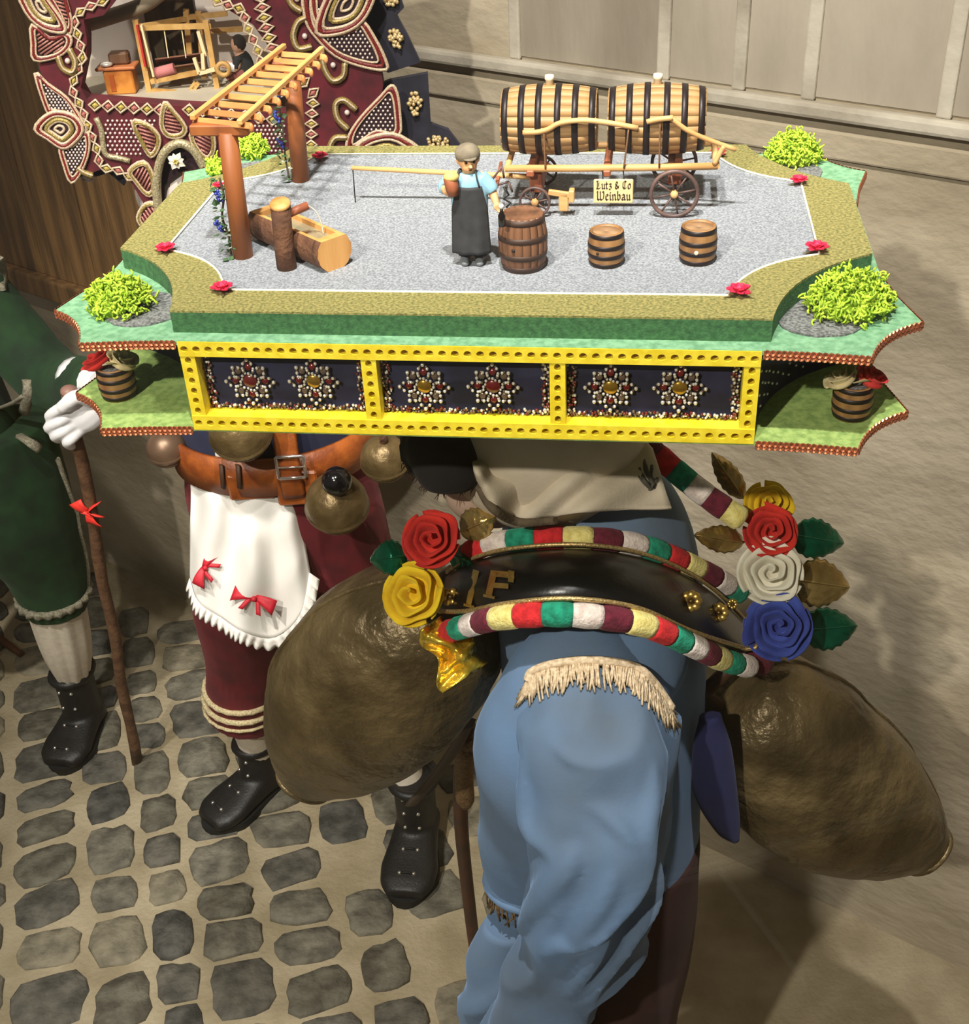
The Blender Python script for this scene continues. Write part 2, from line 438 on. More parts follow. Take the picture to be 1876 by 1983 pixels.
# perforated yellow strips: every hole a real one
def perforated(a, b, axis_w, width, nh, v0, v1, hr=.0029):
    """strip from a to b (u,z), width in axis_w, nh holes, faces v0 (front) and v1 (back)"""
    mb = MB(); a = Vector(a); b = Vector(b); d = (b-a)/nh; wv = Vector(axis_w)*width/2
    K = 16
    for i in range(nh):
        c = a+d*(i+.5); sq = []; ho = []
        for k in range(K):
            an = 2*PI*k/K; ca, sa = math.cos(an), math.sin(an); mx = max(abs(ca), abs(sa))
            sq.append(c+d/2*(ca/mx)+wv*(sa/mx)); e = d.normalized(); ww = wv.normalized()
            ho.append(c+(e*ca*1.1+ww*sa*.95)*hr)
        def P(q, v): return Vector((q.x, v, q.y))
        base = len(mb.v)
        rg = [[P(q, v1) for q in sq], [P(q, v0) for q in sq], [P(c+(q-c)*.999, v0) for q in sq], [P(q, v0) for q in ho], [P(q, v1-.001) for q in ho]]
        o = len(mb.v)
        for r in rg: mb.v += r
        for t in range(len(rg)-1):
            for k in range(K):
                k2 = (k+1) % K; mb.f.append([o+t*K+k, o+t*K+k2, o+(t+1)*K+k2, o+(t+1)*K+k]); mb.m.append(1 if t == 3 else 0); mb.s.append(False)
        mb.f.append([o+4*K+k for k in range(K)]); mb.m.append(1); mb.s.append(False)
    return mb
yhole = yellow
VF, VB = -.2298, -.2135
head.add('frame_strip', perforated((-.2345, -.0259), (.2345, -.0259), (0, 1), .0135, 46, VF, VB), [yellow, yhole])
head.add('frame_strip', perforated((-.2345, -.0957), (.2345, -.0957), (0, 1), .0135, 46, VF, VB), [yellow, yhole])
divs = [-.2282, -.0765, .0765, .2282]
for u_ in divs: head.add('frame_strip', perforated((u_, -.089), (u_, -.032), (1, 0), .0126, 6, VF+.0008, VB), [yellow, yhole])
def bead(mb, c, r, mi): mb.sphere(c, r, 6, 4, mi)
def rosette(u_, z, seed):
    r_ = random.Random(seed); mb = MB(); y = VB-.004
    mb.lathe([(.0, 0), (.006, 0), (.0065, .0012), (.0055, .0025), (0, .003)], 12, (u_, y+.001, z), Matrix.Rotation(PI/2, 3, 'X'), 1 if seed % 3 else 2, cap=False)
    for k in range(8):
        an = 2*PI*k/8; big = k % 2 == 0; L = .0205 if big else .0185
        e = Vector((math.cos(an), 0, math.sin(an))); t = Vector((-math.sin(an), 0, math.cos(an)))
        c0 = Vector((u_, y, z))
        mb.sphere(c0+e*.0128+Vector((0, .001, 0)), .0036, 6, 4, 2 if big else 3, (1, .6, 1))
        for (p, q, s) in ((L, 0, .0018), (L-.0036, .0036, .0015), (L-.0036, -.0036, .0015), (L-.008, .0046, .0014), (L-.008, -.0046, .0014), (.0078, 0, .0014), (L-.0125, .0028, .0012)):
            bead(mb, c0+e*p+t*q-Vector((0, .0012, 0)), s, 0)
        for q in (-.0026, .0026): bead(mb, c0+e*(L-.0024)+t*q, .0012, 3)
        bead(mb, c0+(e+t*.41).normalized()*.0098-Vector((0, .001, 0)), .0014, 3)
    return mb
ros_px = [(485, 737), (608, 737), (822, 747), (955, 747), (1182, 749), (1316, 750)]
for i in range(3):
    u0, u1 = divs[i]+.0063, divs[i+1]-.0063
    pn = head.add('velvet_panel', MB().box(((u0+u1)/2, VB+.0015, -.0605), (u1-u0, .003, .057)), [navy])
    for k in (0, 1):
        p = TV(*ros_px[i*2+k], VB-.003); o_ = head.add('bead_rosette', rosette(p.x, p.z, i*2+k), [pearl, gem_g, gem_r, gem_d], pn)
    mb = MB(); r_ = random.Random(i)
    def edge(a, b, st):
        a, b = Vector(a), Vector(b); L = (b-a).length; t = 0
        while t < L:
            p = a+(b-a)*(t/L); bead(mb, p+Vector((r_.uniform(-.0012, .0012), -.0016, r_.uniform(-.0014, .0014))), r_.uniform(.0009, .0016), r_.choice((0, 0, 2, 2, 3, 3))); t += st
    for dz in (.0022, .0045): edge((u0+.002, VB-.001, -.0885+dz), (u1-.002, VB-.001, -.0885+dz), .0024)
    for s_ in (.002, .0045, .0065):
        edge((u0+s_, VB-.001, -.086), (u0+s_, VB-.001, -.034), .0028); edge((u1-s_, VB-.001, -.086), (u1-s_, VB-.001, -.034), .0028)
    head.add('bead_edging', mb, [pearl, gem_g, gem_r, gem_d], pn)
# pearls on the concave corner walls, copper sequins along the wing edges, gravel beds on the wings
for sx in (-1, 1):
    for sy in (-1, 1):
        arc = bez((.2345*sx, .2125*sy, 0), (.25*sx, .12*sy, 0), (.333*sx, .085*sy, 0), 16)
        mb = MB(); r_ = random.Random(5)
        for i in range(1, 15):
            t = (arc[min(i+1, 16)]-arc[i-1]).normalized(); nrm = Vector((t.y, -t.x, 0)); nrm *= 1 if nrm.dot(Vector((sx, sy, 0))) > 0 else -1
            for k in range(6):
                z = -.034-.011*k+(.005 if i % 2 else 0)
                if r_.random() < .85: mb.sphere((arc[i].x+nrm.x*.0012, arc[i].y+nrm.y*.0012, z), .0015, 6, 4, 0)
        head.add('pearl_studs', mb, [pearl])
        for zc in (-.0212, -.1025):
            path = [Vector((.236*sx, .2298*sy, 0)), Vector((.275*sx, .232*sy, 0))]+bez((.315*sx, .2365*sy, 0), (.327*sx, .1925*sy, 0), (.3625*sx, .175*sy, 0), 8)+[Vector((.35*sx, .13*sy, 0)), Vector((.3425*sx, .085*sy, 0))]
            mb = MB()
            for a, b in zip(path[:-1], path[1:]):
                L = (b-a).length; k = max(1, int(L/.0042)); t = (b-a).normalized(); nrm = Vector((t.y, -t.x, 0)); nrm *= 1 if nrm.dot(Vector((sx, sy, 0))) > 0 else -1
                for j in range(k):
                    c = a+(b-a)*((j+.5)/k); tilt = (Vector((0, 0, 1))*.25+nrm).normalized(); x_, y_ = frame_of(tilt)
                    R = Matrix((x_, y_, tilt)).transposed()
                    for dz in (0, -.0032): mb.lathe([(.0028, 0), (.0022, .0009), (0.0004, .0004)], 7, (c.x+nrm.x*.0006, c.y+nrm.y*.0006, zc+.001+dz), R, 0, cap=False, smooth=False)
            head.add('sequin_trim', mb, [copper])
        ce = Vector((.283*sx, .172*sy)); bed = []
        for k in range(22):
            an = 2*PI*k/22; rr = 1+.12*noise.noise(Vector((math.cos(an)*2, math.sin(an)*2, sx*3+sy*7)))
            bed.append(ce+Vector((math.cos(an)*.036*rr, math.sin(an)*.034*rr)))
        head.add('gravel_bed', MB().prism(bed, -.0187, -.0172), [darkgravel])
# ------------------------------------------------------------------ things on the tray
def thing_m(name, label, cat, mat, group=None):
    t = Thing(name, label, cat, (0, 0, 0), False, group); t.e.matrix_world = mat; return t
def tm(u_, v_, z_, rz=0): return TM @ Matrix.Translation((u_, v_, z_)) @ Matrix.Rotation(rz, 4, 'Z')
mossb = M('bright_moss', S(196, 222, 66), .8, col2=S(150, 184, 40), vs=120)
mossd = M('dull_moss', S(150, 176, 74), .85, col2=S(104, 134, 50), vs=120)
def moss(label, base, rx, ry, rz, n, seed, mat, group):
    r_ = random.Random(seed); mb = MB()
    for i in range(n):
        a = r_.uniform(0, 2*PI); q = r_.random()**.5; hh = math.sqrt(max(0, 1-q*q))
        lump = 1+.22*noise.noise(Vector((math.cos(a)*q*2, math.sin(a)*q*2, seed)))
        d = Vector((math.cos(a)*q, math.sin(a)*q, hh*r_.uniform(.55, 1)))
        p = Vector(base)+Vector((d.x*rx, d.y*ry, d.z*rz))*lump*r_.uniform(.72, 1.0)
        path = [p]; t = (d*.15+Vector((r_.uniform(-1, 1), r_.uniform(-1, 1), r_.uniform(-.6, 1)))).normalized()
        L = r_.uniform(.004, .0075)
        w_ = Vector((r_.uniform(-1, 1), r_.uniform(-1, 1), r_.uniform(-1, 1)))
        for k in range(4):
            t = (t+t.cross(w_)*.9+w_*.1).normalized(); p = p+t*L/4*1.25; path.append(p)
        mb.tube(path, [.0011, .0011, .001, .0009, .0006], 4)
    core = MB()
    for i in range(5):
        core.sphere(Vector(base)+Vector((r_.uniform(-.3, .3)*rx, r_.uniform(-.3, .3)*ry, rz*.2)), min(rx, ry)*.5, 8, 6, 0, (1, 1, rz/rx*.9))
    mb.add(core.v, core.f, 0, True)
    return solo('moss_bush', label, 'bush', mb, [mat], base, tray=True, group=group)
G_ = 'moss bushes on the tray corners'
b = TR(232, 604, -.0172); moss('bright yellow-green moss bush on the tray corner above the red and tan planter', (b.x, b.y+.005, -.0172), .03, .026, .034, 900, 1, mossb, G_)
b = TR(1645, 612, -.0172); moss('largest bright yellow-green moss bush, on the tray corner over the cream and pink planter', (b.x, b.y+.008, -.0172), .037, .03, .038, 1250, 2, mossb, G_)
b = TR(492, 300, -.0172); moss('small yellow-green moss bush behind the wooden pergola posts', (b.x, b.y, -.0172), .017, .02, .026, 420, 3, mossb, G_)
b = TR(416, 332, -.0172); moss('tiny lime moss tuft at the lawn edge beside the front pergola post', (b.x+.004, b.y-.005, -.0172), .010, .012, .018, 220, 4, mossb, G_)
b = TR(1530, 300, -.0172); moss('green moss bush on the far tray corner, behind the rear end of the wagon', (b.x, b.y-.02, -.0172), .031, .028, .034, 900, 5, mossb, G_)
# red felt blossoms on the border cord
pink = M('pink_petal', S(226, 40, 82), .7, col2=S(190, 20, 60), vs=200); pinkc = M('blossom_core', S(240, 70, 110), .7); sepal = M('sepal_green', S(84, 76, 40), .8)
petal_mesh = None
def blossom(label, u_, v_, seed, s=1.0):
    global petal_mesh
    r_ = random.Random(seed); t = thing_m('red_blossom', label, 'flower', tm(u_, v_, .0012, r_.uniform(0, 6)), 'red blossoms around the yard')
    if petal_mesh is None:
        mb = MB(); L = .0098
        P = [(0, -.001, .0005), (L*.45, -.0028, .0026), (L*.8, -.0026, .0032), (L, -.0008, .0029), (L, .0008, .0029), (L*.8, .0026, .0032), (L*.45, .0028, .0026), (0, .001, .0005)]
        T_ = [(x_, y_, z_+.0011) for (x_, y_, z_) in P]; k = len(P)
        mb.add(P+T_, [tuple(range(k))[::-1], tuple(range(k, 2*k))]+[(i, (i+1) % k, k+(i+1) % k, k+i) for i in range(k)], 0, False)
        petal_mesh = mb.mesh('petal'); petal_mesh.materials.append(pink)
    for ring, (cnt, tilt, sc) in enumerate(((7, .15, 1.0), (6, .6, .85), (4, 1.0, .65))):
        for k in range(cnt):
            o = bpy.data.objects.new('petal', petal_mesh); COL.objects.link(o); o.parent = t.e
            o.rotation_euler = (0, -tilt+r_.uniform(-.1, .1), 2*PI*(k+.4*ring)/cnt+r_.uniform(-.15, .15)); o.scale = (sc*s,)*3; o.location = (0, 0, .0006)
    t.add('core', MB().sphere((0, 0, .005*s), .0026*s, 7, 5), [pinkc])
    mb = MB()
    for k in range(3):
        a = k*2.1; mb.add([(0, 0, 0.0003), (.006*math.cos(a-.3), .006*math.sin(a-.3), .0003), (.0125*s*math.cos(a), .0125*s*math.sin(a), .0008), (.006*math.cos(a+.3), .006*math.sin(a+.3), .0003)], [(0, 1, 2, 3)], 0, False)
    t.add('sepal', mb, [sepal], solid=.0004)
for i, (x_, y_, h_, lb) in enumerate(((322, 484, 1, 'red felt blossom on the lawn border left of the pergola post'), (432, 562, 1.05, 'red felt blossom at the front of the yard near the log trough'),
        (1430, 568, 1.1, 'red felt blossom at the front yard edge near the keg with pale bung'), (1580, 484, 1.1, 'red felt blossom where the white cord curves at the wide lawn edge'),
        (1546, 352, .95, 'red felt blossom below the moss bush behind the wagon'), (1390, 298, .9, 'red felt blossom half hidden behind the loaded wagon end'),
        (620, 305, .95, 'red felt blossom at the far edge just beside the rear pergola post'), (424, 360, .7, 'small red felt blossom against the front pergola post'))):
    p = TR(x_, y_+4, .0012); blossom(lb, p.x, p.y, i, h_)
# ---- barrels
def woodm(n, c1, c2, vs=60, st=(1, 1, .12)): return M(n, S(*c1), .55, col2=S(*c2), vs=vs, stretch=st, bump=.15, bs=120, detail=6)
oak = woodm('oak_stave', (168, 124, 76), (128, 88, 50)); oakd = woodm('dark_stave', (134, 92, 64), (88, 56, 38)); oakl = woodm('cask_stave', (172, 134, 86), (140, 104, 62))
lidw = woodm('barrel_head', (186, 150, 112), (150, 114, 80), 90, (.2, 1, 1)); hoop = M('iron_hoop', S(46, 38, 38), .45, .5); hoopb = M('brown_hoop', S(70, 50, 40), .55, .2)
def barrel(t, r, h, stave_mat, hoops, nst, hoopmat, lid_mat, bulge=.16, hw=.11, hoop_out=1.018):
    re = r*(1-bulge)
    def R_(z): x = (z/h-.5)*2; return re+(r-re)*(1-x*x)
    def section(a0, a1, ins, nz=9, na=3):
        mb = MB(); rows = []
        for i in range(nz):
            z = h*i/(nz-1); ro = R_(z); ri = ro*.86
            row = [(ro*math.cos(a0+(a1-a0)*k/(na-1)), ro*math.sin(a0+(a1-a0)*k/(na-1)), z) for k in range(na)]
            row += [(ri*math.cos(a1-(a1-a0)*k/(na-1)), ri*math.sin(a1-(a1-a0)*k/(na-1)), z) for k in range(na)]
            rows.append(row)
        return mb.rings(rows, True)
    if nst:
        g = .003; me = None
        for k in range(nst):
            if me is None:
                mb = section(-PI/nst+g, PI/nst-g, 0); me = mb.mesh('stave'); me.materials.append(stave_mat)
            o = bpy.data.objects.new('stave', me); COL.objects.link(o); o.parent = t.e; o.rotation_euler = (0, 0, 2*PI*k/nst+.1)
        t.add('lining', MB().lathe([(R_(h*i/8)*.9, h*(.01+.98*i/8)) for i in range(9)], 28), [stave_mat])
    else:
        prof = [(R_(h*i/12), h*i/12) for i in range(13)]; prof = [(prof[0][0]*.86, .004*h)]+prof+[(prof[-1][0]*.86, h), (prof[-1][0]*.86, h*.93)]
        t.add('staves', MB().lathe(prof, 28), [stave_mat])
    for f in hoops:
        z0, z1 = h*(f-hw/2), h*(f+hw/2)
        ro = [(R_(max(0, min(h, z)))*hoop_out, z) for z in (z0, (z0+z1)/2, z1)]
        t.add('hoop', MB().lathe([(ro[0][0]*.97, z0)]+ro+[(ro[2][0]*.97, z1)], 32, cap=False), [hoopmat])
    for z in (h*.955, h*.045):
        t.add('head', MB().lathe([(0.0001, z), (re*.88, z)] if z > h/2 else [(0.0001, z), (re*.88, z)], 28, cap=False), [lid_mat], solid=.001)
def tap(t, ang, r, z, mat, s):
    d = Vector((math.cos(ang), math.sin(ang), 0)); x_, y_ = frame_of(d); R = Matrix((x_, y_, d)).transposed()
    t.add('bung', MB().lathe([(s, -s), (s, s*.6), (s*.7, s), (0.0001, s)], 10, d*r+Vector((0, 0, z)), R, cap=False), [mat])
pale = M('pale_bung', S(236, 220, 190), .5); darkh = M('dark_bung', S(30, 22, 18), .6)
fy = -PI/2
t = thing_m('wine_barrel', 'tall dark upright barrel with a bottle on its top, beside the aproned figurine', 'barrel', tm(.0397, -.1165, .0004)); barrel(t, .0208, .0475, oakd, (.07, .3, .62, .93), 18, hoopb, lidw, hw=.1); tap(t, fy-.3, .0203, .022, darkh, .0016)
t = thing_m('small_keg', 'small upright keg with a dark bung, standing between the tall barrel and the other keg', 'barrel', tm(.1096, -.108, .0004), 'small kegs on the yard'); barrel(t, .0156, .0295, oak, (.08, .34, .62, .93), 0, hoop, lidw, .1, .12); tap(t, fy-.45, .0152, .014, darkh, .0013)
t = thing_m('small_keg', 'small upright keg with a pale bung, in front of the rear wagon wheel', 'barrel', tm(.1863, -.101, .0004), 'small kegs on the yard'); barrel(t, .0158, .031, oak, (.08, .34, .62, .93), 0, hoop, lidw, .1, .12); tap(t, fy-.1, .0154, .013, pale, .0018)
bottleg = M('dark_bottle_glass', S(26, 20, 18), .15, 0, spec=.7)
p = TR(972, 438, .0459); t = thing_m('wine_bottle', 'tiny dark bottle with white cap standing on the tall barrel', 'bottle', tm(p.x, p.y, .0459))
t.add('glass', MB().lathe([(.0001, 0), (.003, 0), (.0031, .009), (.0014, .0125), (.0013, .0155), (.0001, .0156)], 12, cap=False), [bottleg]); t.add('cap', MB().lathe([(.0001, .0152), (.002, .0152), (.0022, .0175), (.0012, .019), (.0001, .0192)], 10, cap=False), [M('white_cap', S(245, 240, 232), .5)])
# ---- wagon
lightw = woodm('light_pole', (222, 178, 118), (196, 146, 88), 50, (.2, 1, 1)); redw = woodm('reddish_wood', (168, 96, 62), (120, 64, 42)); rim = M('grey_brown_rim', S(112, 86, 78), .5, col2=S(78, 58, 54), vs=60); iron = M('black_iron', S(38, 34, 34), .5, .6); string = M('brown_rope', S(120, 84, 56), .8)
wag = Thing('barrel_wagon', 'light wooden wagon with spoked wheels and long drawbar carrying two casks', 'wagon', (.1, .04, .0004), tray=True)
VC = .040
for v_ in (.008, .072):
    mb = MB(); mb.tube([(.012, v_, .0425), (.08, v_, .0425), (.15, v_, .0432), (.204, v_, .0445)], .0034, 8); wag.add('side_rail', mb, [lightw])
for u_ in (.035, .105, .17):
    wag.add('cross_bar', MB().box((u_, VC, .0385), (.007, .072, .006), ch=.001), [redw])
for (u_, r_) in ((.0395, .0146), (.1665, .0225)):
    wag.add('axle', MB().tube([(u_, -.007, r_), (u_, .087, r_)], .002, 8), [iron])
    wag.add('bolster', MB().box((u_, VC, (r_+.0355)/2+.002), (.012, .055, .034-r_), ch=.001), [redw])
    for v_ in (-.003, .083):
        mb = MB(); R_ = Matrix.Rotation(PI/2, 3, 'X'); c = Vector((u_, v_, r_))
        wh = wag.add('wheel', MB().lathe([(r_*.86, -.0016), (r_, -.0018), (r_, .0018), (r_*.86, .0016), (r_*.86, -.0016)], 36, c, R_, cap=False), [rim])
        wag.add('hub', MB().lathe([(.0001, -.0045), (.0022, -.0045), (.0034, -.002), (.0036, .002), (.002, .0045), (.0001, .0045)], 14, c, R_, cap=False), [lightw], wh)
        for k in range(8):
            a = 2*PI*k/8+.2; e = Vector((math.cos(a), 0, math.sin(a)))
            wag.add('spoke', MB().tube([c+e*.002, c+e*r_*.9], [.0011, .0008], 6), [rim], wh)
# front running gear, brake blocks, drawbar
wag.add('brake_block', MB().box((.066, .0, .014), (.009, .006, .017), ch=.001), [lightw]); wag.add('brake_beam', MB().bar((.052, -.001, .0235), (.076, -.001, .020), .004, .005, ch=.0006), [lightw])
wag.add('brake_block', MB().box((.0735, -.001, .0205), (.005, .01, .011), ch=.0008), [lightw])
wag.add('turntable', MB().lathe([(.013, .0), (.013, .003), (.009, .0055), (.009, 0)], 20, (.0395, VC, .0305)), [redw])
pa, pb = TV(680, 325, VC-.008), TV(978, 340, VC-.008)
wag.add('drawbar', MB().tube([(pa.x, pa.y, pa.z), (pb.x, pb.y, pb.z), (.045, VC-.004, .024)], [.0022, .0028, .003], 8), [lightw])
wag.add('drawbar_prop', MB().tube([(pa.x+.0015, pa.y, pa.z), (pa.x+.0005, pa.y, .001)], .0006, 5), [iron])
wag.add('swingletree', MB().bar((.0035, .005, .0265), (.0005, .07, .0265), .003, .003), [redw])
for (x0, y0, x1, y1) in ((950, 352, 972, 322), (972, 322, 976, 345), (958, 360, 985, 352), (985, 352, 992, 372)):
    a, b = TV(x0, y0, .012), TV(x1, y1, .012); wag.add('iron_link', MB().tube([a, b], .0011, 6), [rim])
mb = MB()
for k in range(7): a = TV(978+k*3, 376+(k % 2)*16, .0); mb.v  # chain below
pts = [TV(975, 362, .01), TV(985, 378, .01), TV(975, 385, .01), TV(988, 393, .008), TV(980, 402, .006)]
wag.add('chain', MB().tube(pts, .0012, 5), [iron])
# lever poles lashed along the casks
VPOL = VC-.0335
def lev(pxs, v_, r_): return MB().tube(catmull([TV(x_, y_, v_) for x_, y_ in pxs], 4), r_, 8)
wag.add('lever_pole', lev(((1012, 257), (1040, 256), (1062, 250), (1085, 238), (1130, 233), (1180, 238), (1235, 248)), VPOL, .0024), [lightw])
wag.add('lever_pole', lev(((1252, 236), (1275, 231), (1303, 228)), VPOL-.001, .0024), [lightw])
wag.add('lever_pole', lev(((1296, 226), (1330, 252), (1370, 270), (1425, 290)), VPOL, .0022), [lightw])
wag.add('end_post', lev(((1383, 318), (1392, 300), (1402, 282)), .006, .0024), [lightw])
for (x0, y0, x1, y1) in ((1053, 255, 1056, 328), (1217, 250, 1208, 326), (1278, 236, 1276, 324)):
    a, b = TV(x0, y0, VPOL-.0005), TV(x1, y1, .004); wag.add('rope', MB().tube(catmull([a, (a+b)/2+Vector((0, -.001, 0)), b], 4), .0009, 5), [string])
for (u_, z_) in ((.0135, .0425), (.203, .0448)): wag.add('end_rail', MB().tube([(u_, .006, z_), (u_, .074, z_)], .003, 8), [lightw])
# casks lying on the wagon
for i, (u0, u1) in enumerate(((.0075, .0945), (.1045, .192))):
    L = u1-u0; r_ = .0315; cz = .0465+r_-.0005
    t = thing_m('wine_cask', ('large lying cask with black hoops at the drawbar end of the wagon', 'large lying cask with black hoops over the big rear wagon wheel')[i], 'barrel',
                TM @ Matrix.Translation((u0, VC, cz)) @ Matrix.Rotation(PI/2, 4, 'Y'), 'lying casks on the wagon')
    barrel(t, r_, L, oakl, (.045, .22, .4, .6, .78, .955), 20, hoop, lidw, bulge=.15, hw=.065)
    R_ = Matrix.Rotation(-PI/2, 3, 'Y')
    t.add('bung', MB().lathe([(.0001, -.004), (.0036, -.004), (.0036, .004), (.0045, .005), (.004, .0085), (.0001, .009)], 14, (-r_, 0, L*.5), R_, cap=False), [pale])
# sign with lettering
sgn = Thing('wagon_sign', 'cream wooden sign with dark two-line lettering hanging under the wagon', 'sign', (.1115, -.0035, .0138), tray=True)
cream = M('cream_board', S(234, 208, 148), .6, var=.12, vs=60); inkm = M('dark_ink', S(66, 46, 34), .7)
sgn.add('board', MB().box((.1115, -.0035, .0252), (.0358, .002, .0226), ch=.0009), [cream])
for u_ in (.102, .121): sgn.add('hanger', MB().tube([(u_, -.0035, .036), (u_-.001, .004, .0415)], .0006, 5), [iron])
GLY = {  # broad-nib strokes on a 0..1 high grid (width, polylines)
 'L': (.62, [[(.12, 1.0), (.2, .9), (.2, .1), (.1, 0)], [(.1, .08), (.34, .0), (.58, .14)], [(.2, .9), (.36, 1.0)], [(.38, .8), (.38, .3)]]),
 'u': (.52, [[(.1, .62), (.16, .55), (.16, .1), (.24, 0), (.4, .1)], [(.38, .62), (.42, .55), (.42, .08), (.5, 0)]]),
 't': (.38, [[(.16, .85), (.16, .1), (.24, 0), (.34, .08)], [(.04, .6), (.32, .6)]]),
 'z': (.46, [[(.1, .58), (.2, .64), (.36, .58), (.18, .34), (.34, .3), (.38, .12), (.24, -.08), (.1, -.02)]]),
 '&': (.62, [[(.5, .1), (.34, .3), (.14, .62), (.22, .86), (.36, .8), (.34, .62), (.12, .36), (.12, .12), (.28, .0), (.46, .16), (.52, .4)]]),
 'C': (.64, [[(.5, .86), (.34, 1.0), (.14, .8), (.12, .24), (.3, .0), (.54, .14)], [(.34, .92), (.34, .16)]]),
 'o': (.48, [[(.24, .66), (.1, .52), (.1, .14), (.24, 0), (.38, .14), (.38, .5), (.24, .66)]]),
 '.': (.22, [[(.08, .06), (.12, .0)]]),
 'W': (.95, [[(.06, .92), (.16, 1.0), (.16, .14), (.28, 0), (.44, .14)], [(.42, .98), (.46, .86), (.46, .12), (.58, 0), (.78, .16)], [(.66, .92), (.8, .96), (.84, .7), (.8, .16)]]),
 'e': (.44, [[(.36, .1), (.24, 0), (.1, .14), (.1, .5), (.22, .66), (.36, .52), (.12, .32)]]),
 'i': (.28, [[(.08, .62), (.14, .55), (.14, .1), (.24, 0)], [(.12, .86), (.18, .8)]]),
 'n': (.52, [[(.08, .62), (.14, .55), (.14, .04), (.2, 0)], [(.14, .5), (.3, .66), (.4, .54), (.4, .1), (.5, 0)]]),
 'b': (.5, [[(.1, 1.0), (.14, .9), (.14, .12), (.26, 0), (.4, .14), (.4, .5), (.28, .64), (.14, .52)]]),
 'a': (.5, [[(.1, .54), (.22, .66), (.38, .54), (.38, .1), (.48, 0)], [(.38, .38), (.14, .28), (.1, .12), (.2, 0), (.38, .12)]]),
 ' ': (.28, [])}
def text(body, u_, v_, z_, size, mat, parent, origin):
    wid = sum(GLY[c][0] for c in body)*size; x = u_-wid/2; nib = Vector((.055, .075))*size; th = .0003
    for c in body:
        mb = MB()
        for pl in GLY[c][1]:
            for (a, b) in zip(pl[:-1], pl[1:]):
                A, B = Vector(a)*size, Vector(b)*size
                hull = [A+nib, A-nib, B-nib, B+nib]
                ar = abs((B-A).x*nib.y-(B-A).y*nib.x)
                q = Vector((nib.y, -nib.x))*.28
                for h in (hull, [A+q, A-nib*.9, B-q, B+nib*.9]):
                    mb.slab([Vector((x+p.x, v_, z_+p.y)) for p in h], (0, 1, 0), th)
        if mb.v: put('letter', mb, [mat], parent, origin=origin)
        x += GLY[c][0]*size
text('Lutz & Co', .1115, -.0048, .0278, .0075, inkm, sgn.e, sgn.o); text('Weinbau', .1115, -.0048, .0172, .0084, inkm, sgn.e, sgn.o)
# ---- pergola
perg = Thing('pergola', 'wooden pergola with two round posts and a slatted ladder roof', 'pergola', (-.211, 0, .0004), tray=True)
postm = woodm('post_wood', (168, 98, 48), (124, 66, 30), 40); railw = woodm('rail_wood', (240, 186, 116), (214, 152, 84), 40, (1, .15, 1)); slatw = woodm('slat_wood', (222, 150, 86), (190, 118, 62), 60, (.2, 1, 1))
for (bu, bv, tu, tv, tz) in ((-.2128, -.1, -.2088, -.1, .112), (-.2088, .095, -.2035, .095, .112)):
    po = perg.add('post', MB().tube([(bu, bv, .0004), ((bu+tu)/2, bv, tz/2), (tu, tv, tz)], [.0090, .0086, .0083], 14), [postm])
    perg.add('cross_beam', MB().bar((tu-.031, tv, tz+.002), (tu+.02, tv, tz+.002), .012, .009, ch=.001), [postm], po)
RZ = .1235
la, lb = Vector((-.2375, -.1, RZ)), Vector((-.2185, .132, RZ)); ra, rb_ = Vector((-.1925, -.114, RZ)), Vector((-.1775, .12, RZ))
perg.add('rail', MB().bar(la, lb, .0048, .0048, ch=.0008), [railw]); perg.add('rail', MB().bar(ra, rb_, .0048, .0048, ch=.0008), [railw])
for k in range(10):
    f = .03+.96*k/9.5; a = la.lerp(lb, f); b = ra.lerp(rb_, f); e = (b-a).normalized()
    A = a-e*.003+Vector((0, 0, -.0045)); B = b+e*.008+Vector((0, 0, -.0045))
    perg.add('slat', MB().bar(A, B, .0026, .0055, ch=.0005, ref=Vector((0, .5, 1))), [slatw])
    perg.add('slat_end', MB().sphere(B+Vector((0, 0, -.0015)), .0034, 7, 5, 0, (.7, .6, 1.2)), [slatw])
leafg = M('vine_leaf', S(70, 104, 62), .7, col2=S(40, 70, 40), vs=80); grape = M('blue_grape', S(44, 58, 150), .35); stemm = M('vine_stem', S(74, 66, 44), .8); leafl = M('pale_leaf', S(150, 160, 140), .7)
def vine(label, pxs, v_, seed, ngr):
    r_ = random.Random(seed); pts = catmull([TV(x_, y_, v_) for x_, y_ in pxs], 6); base = pts[-1]
    t = Thing('grape_vine', label, 'vine', base, tray=True)
    t.add('stem', MB().tube(pts, .0011, 5), [stemm])
    for i in range(1, len(pts)):
        for k in range(2):
            c = pts[i]+Vector((r_.uniform(-.006, .004), r_.uniform(-.006, .004), r_.uniform(-.003, .003))); d = Vector((r_.uniform(-1, .6), r_.uniform(-1, .3), r_.uniform(-.6, .6))).normalized(); a, b = frame_of(d); s_ = r_.uniform(.003, .0052)
            mb = MB(); mb.add([c, c+d*s_*.6+a*s_*.7, c+d*s_*1.5, c+d*s_*.6-a*s_*.7, c+d*s_*.7+b*s_*.25], [(0, 1, 4), (1, 2, 4), (2, 3, 4), (3, 0, 4)], 0, False)
            t.add('leaf', mb, [leafg if r_.random() < .85 else leafl], solid=.0003)
    for g in range(ngr):
        c = pts[int(len(pts)*(g+.5)/ngr*.7)]+Vector((-.003, -.004, 0)); mb = MB()
        for k in range(9): mb.sphere(c+Vector((r_.uniform(-.0026, .0026), r_.uniform(-.0026, .0026), -.0011*k)), .0017, 6, 4)
        t.add('grape_bunch', mb, [grape])
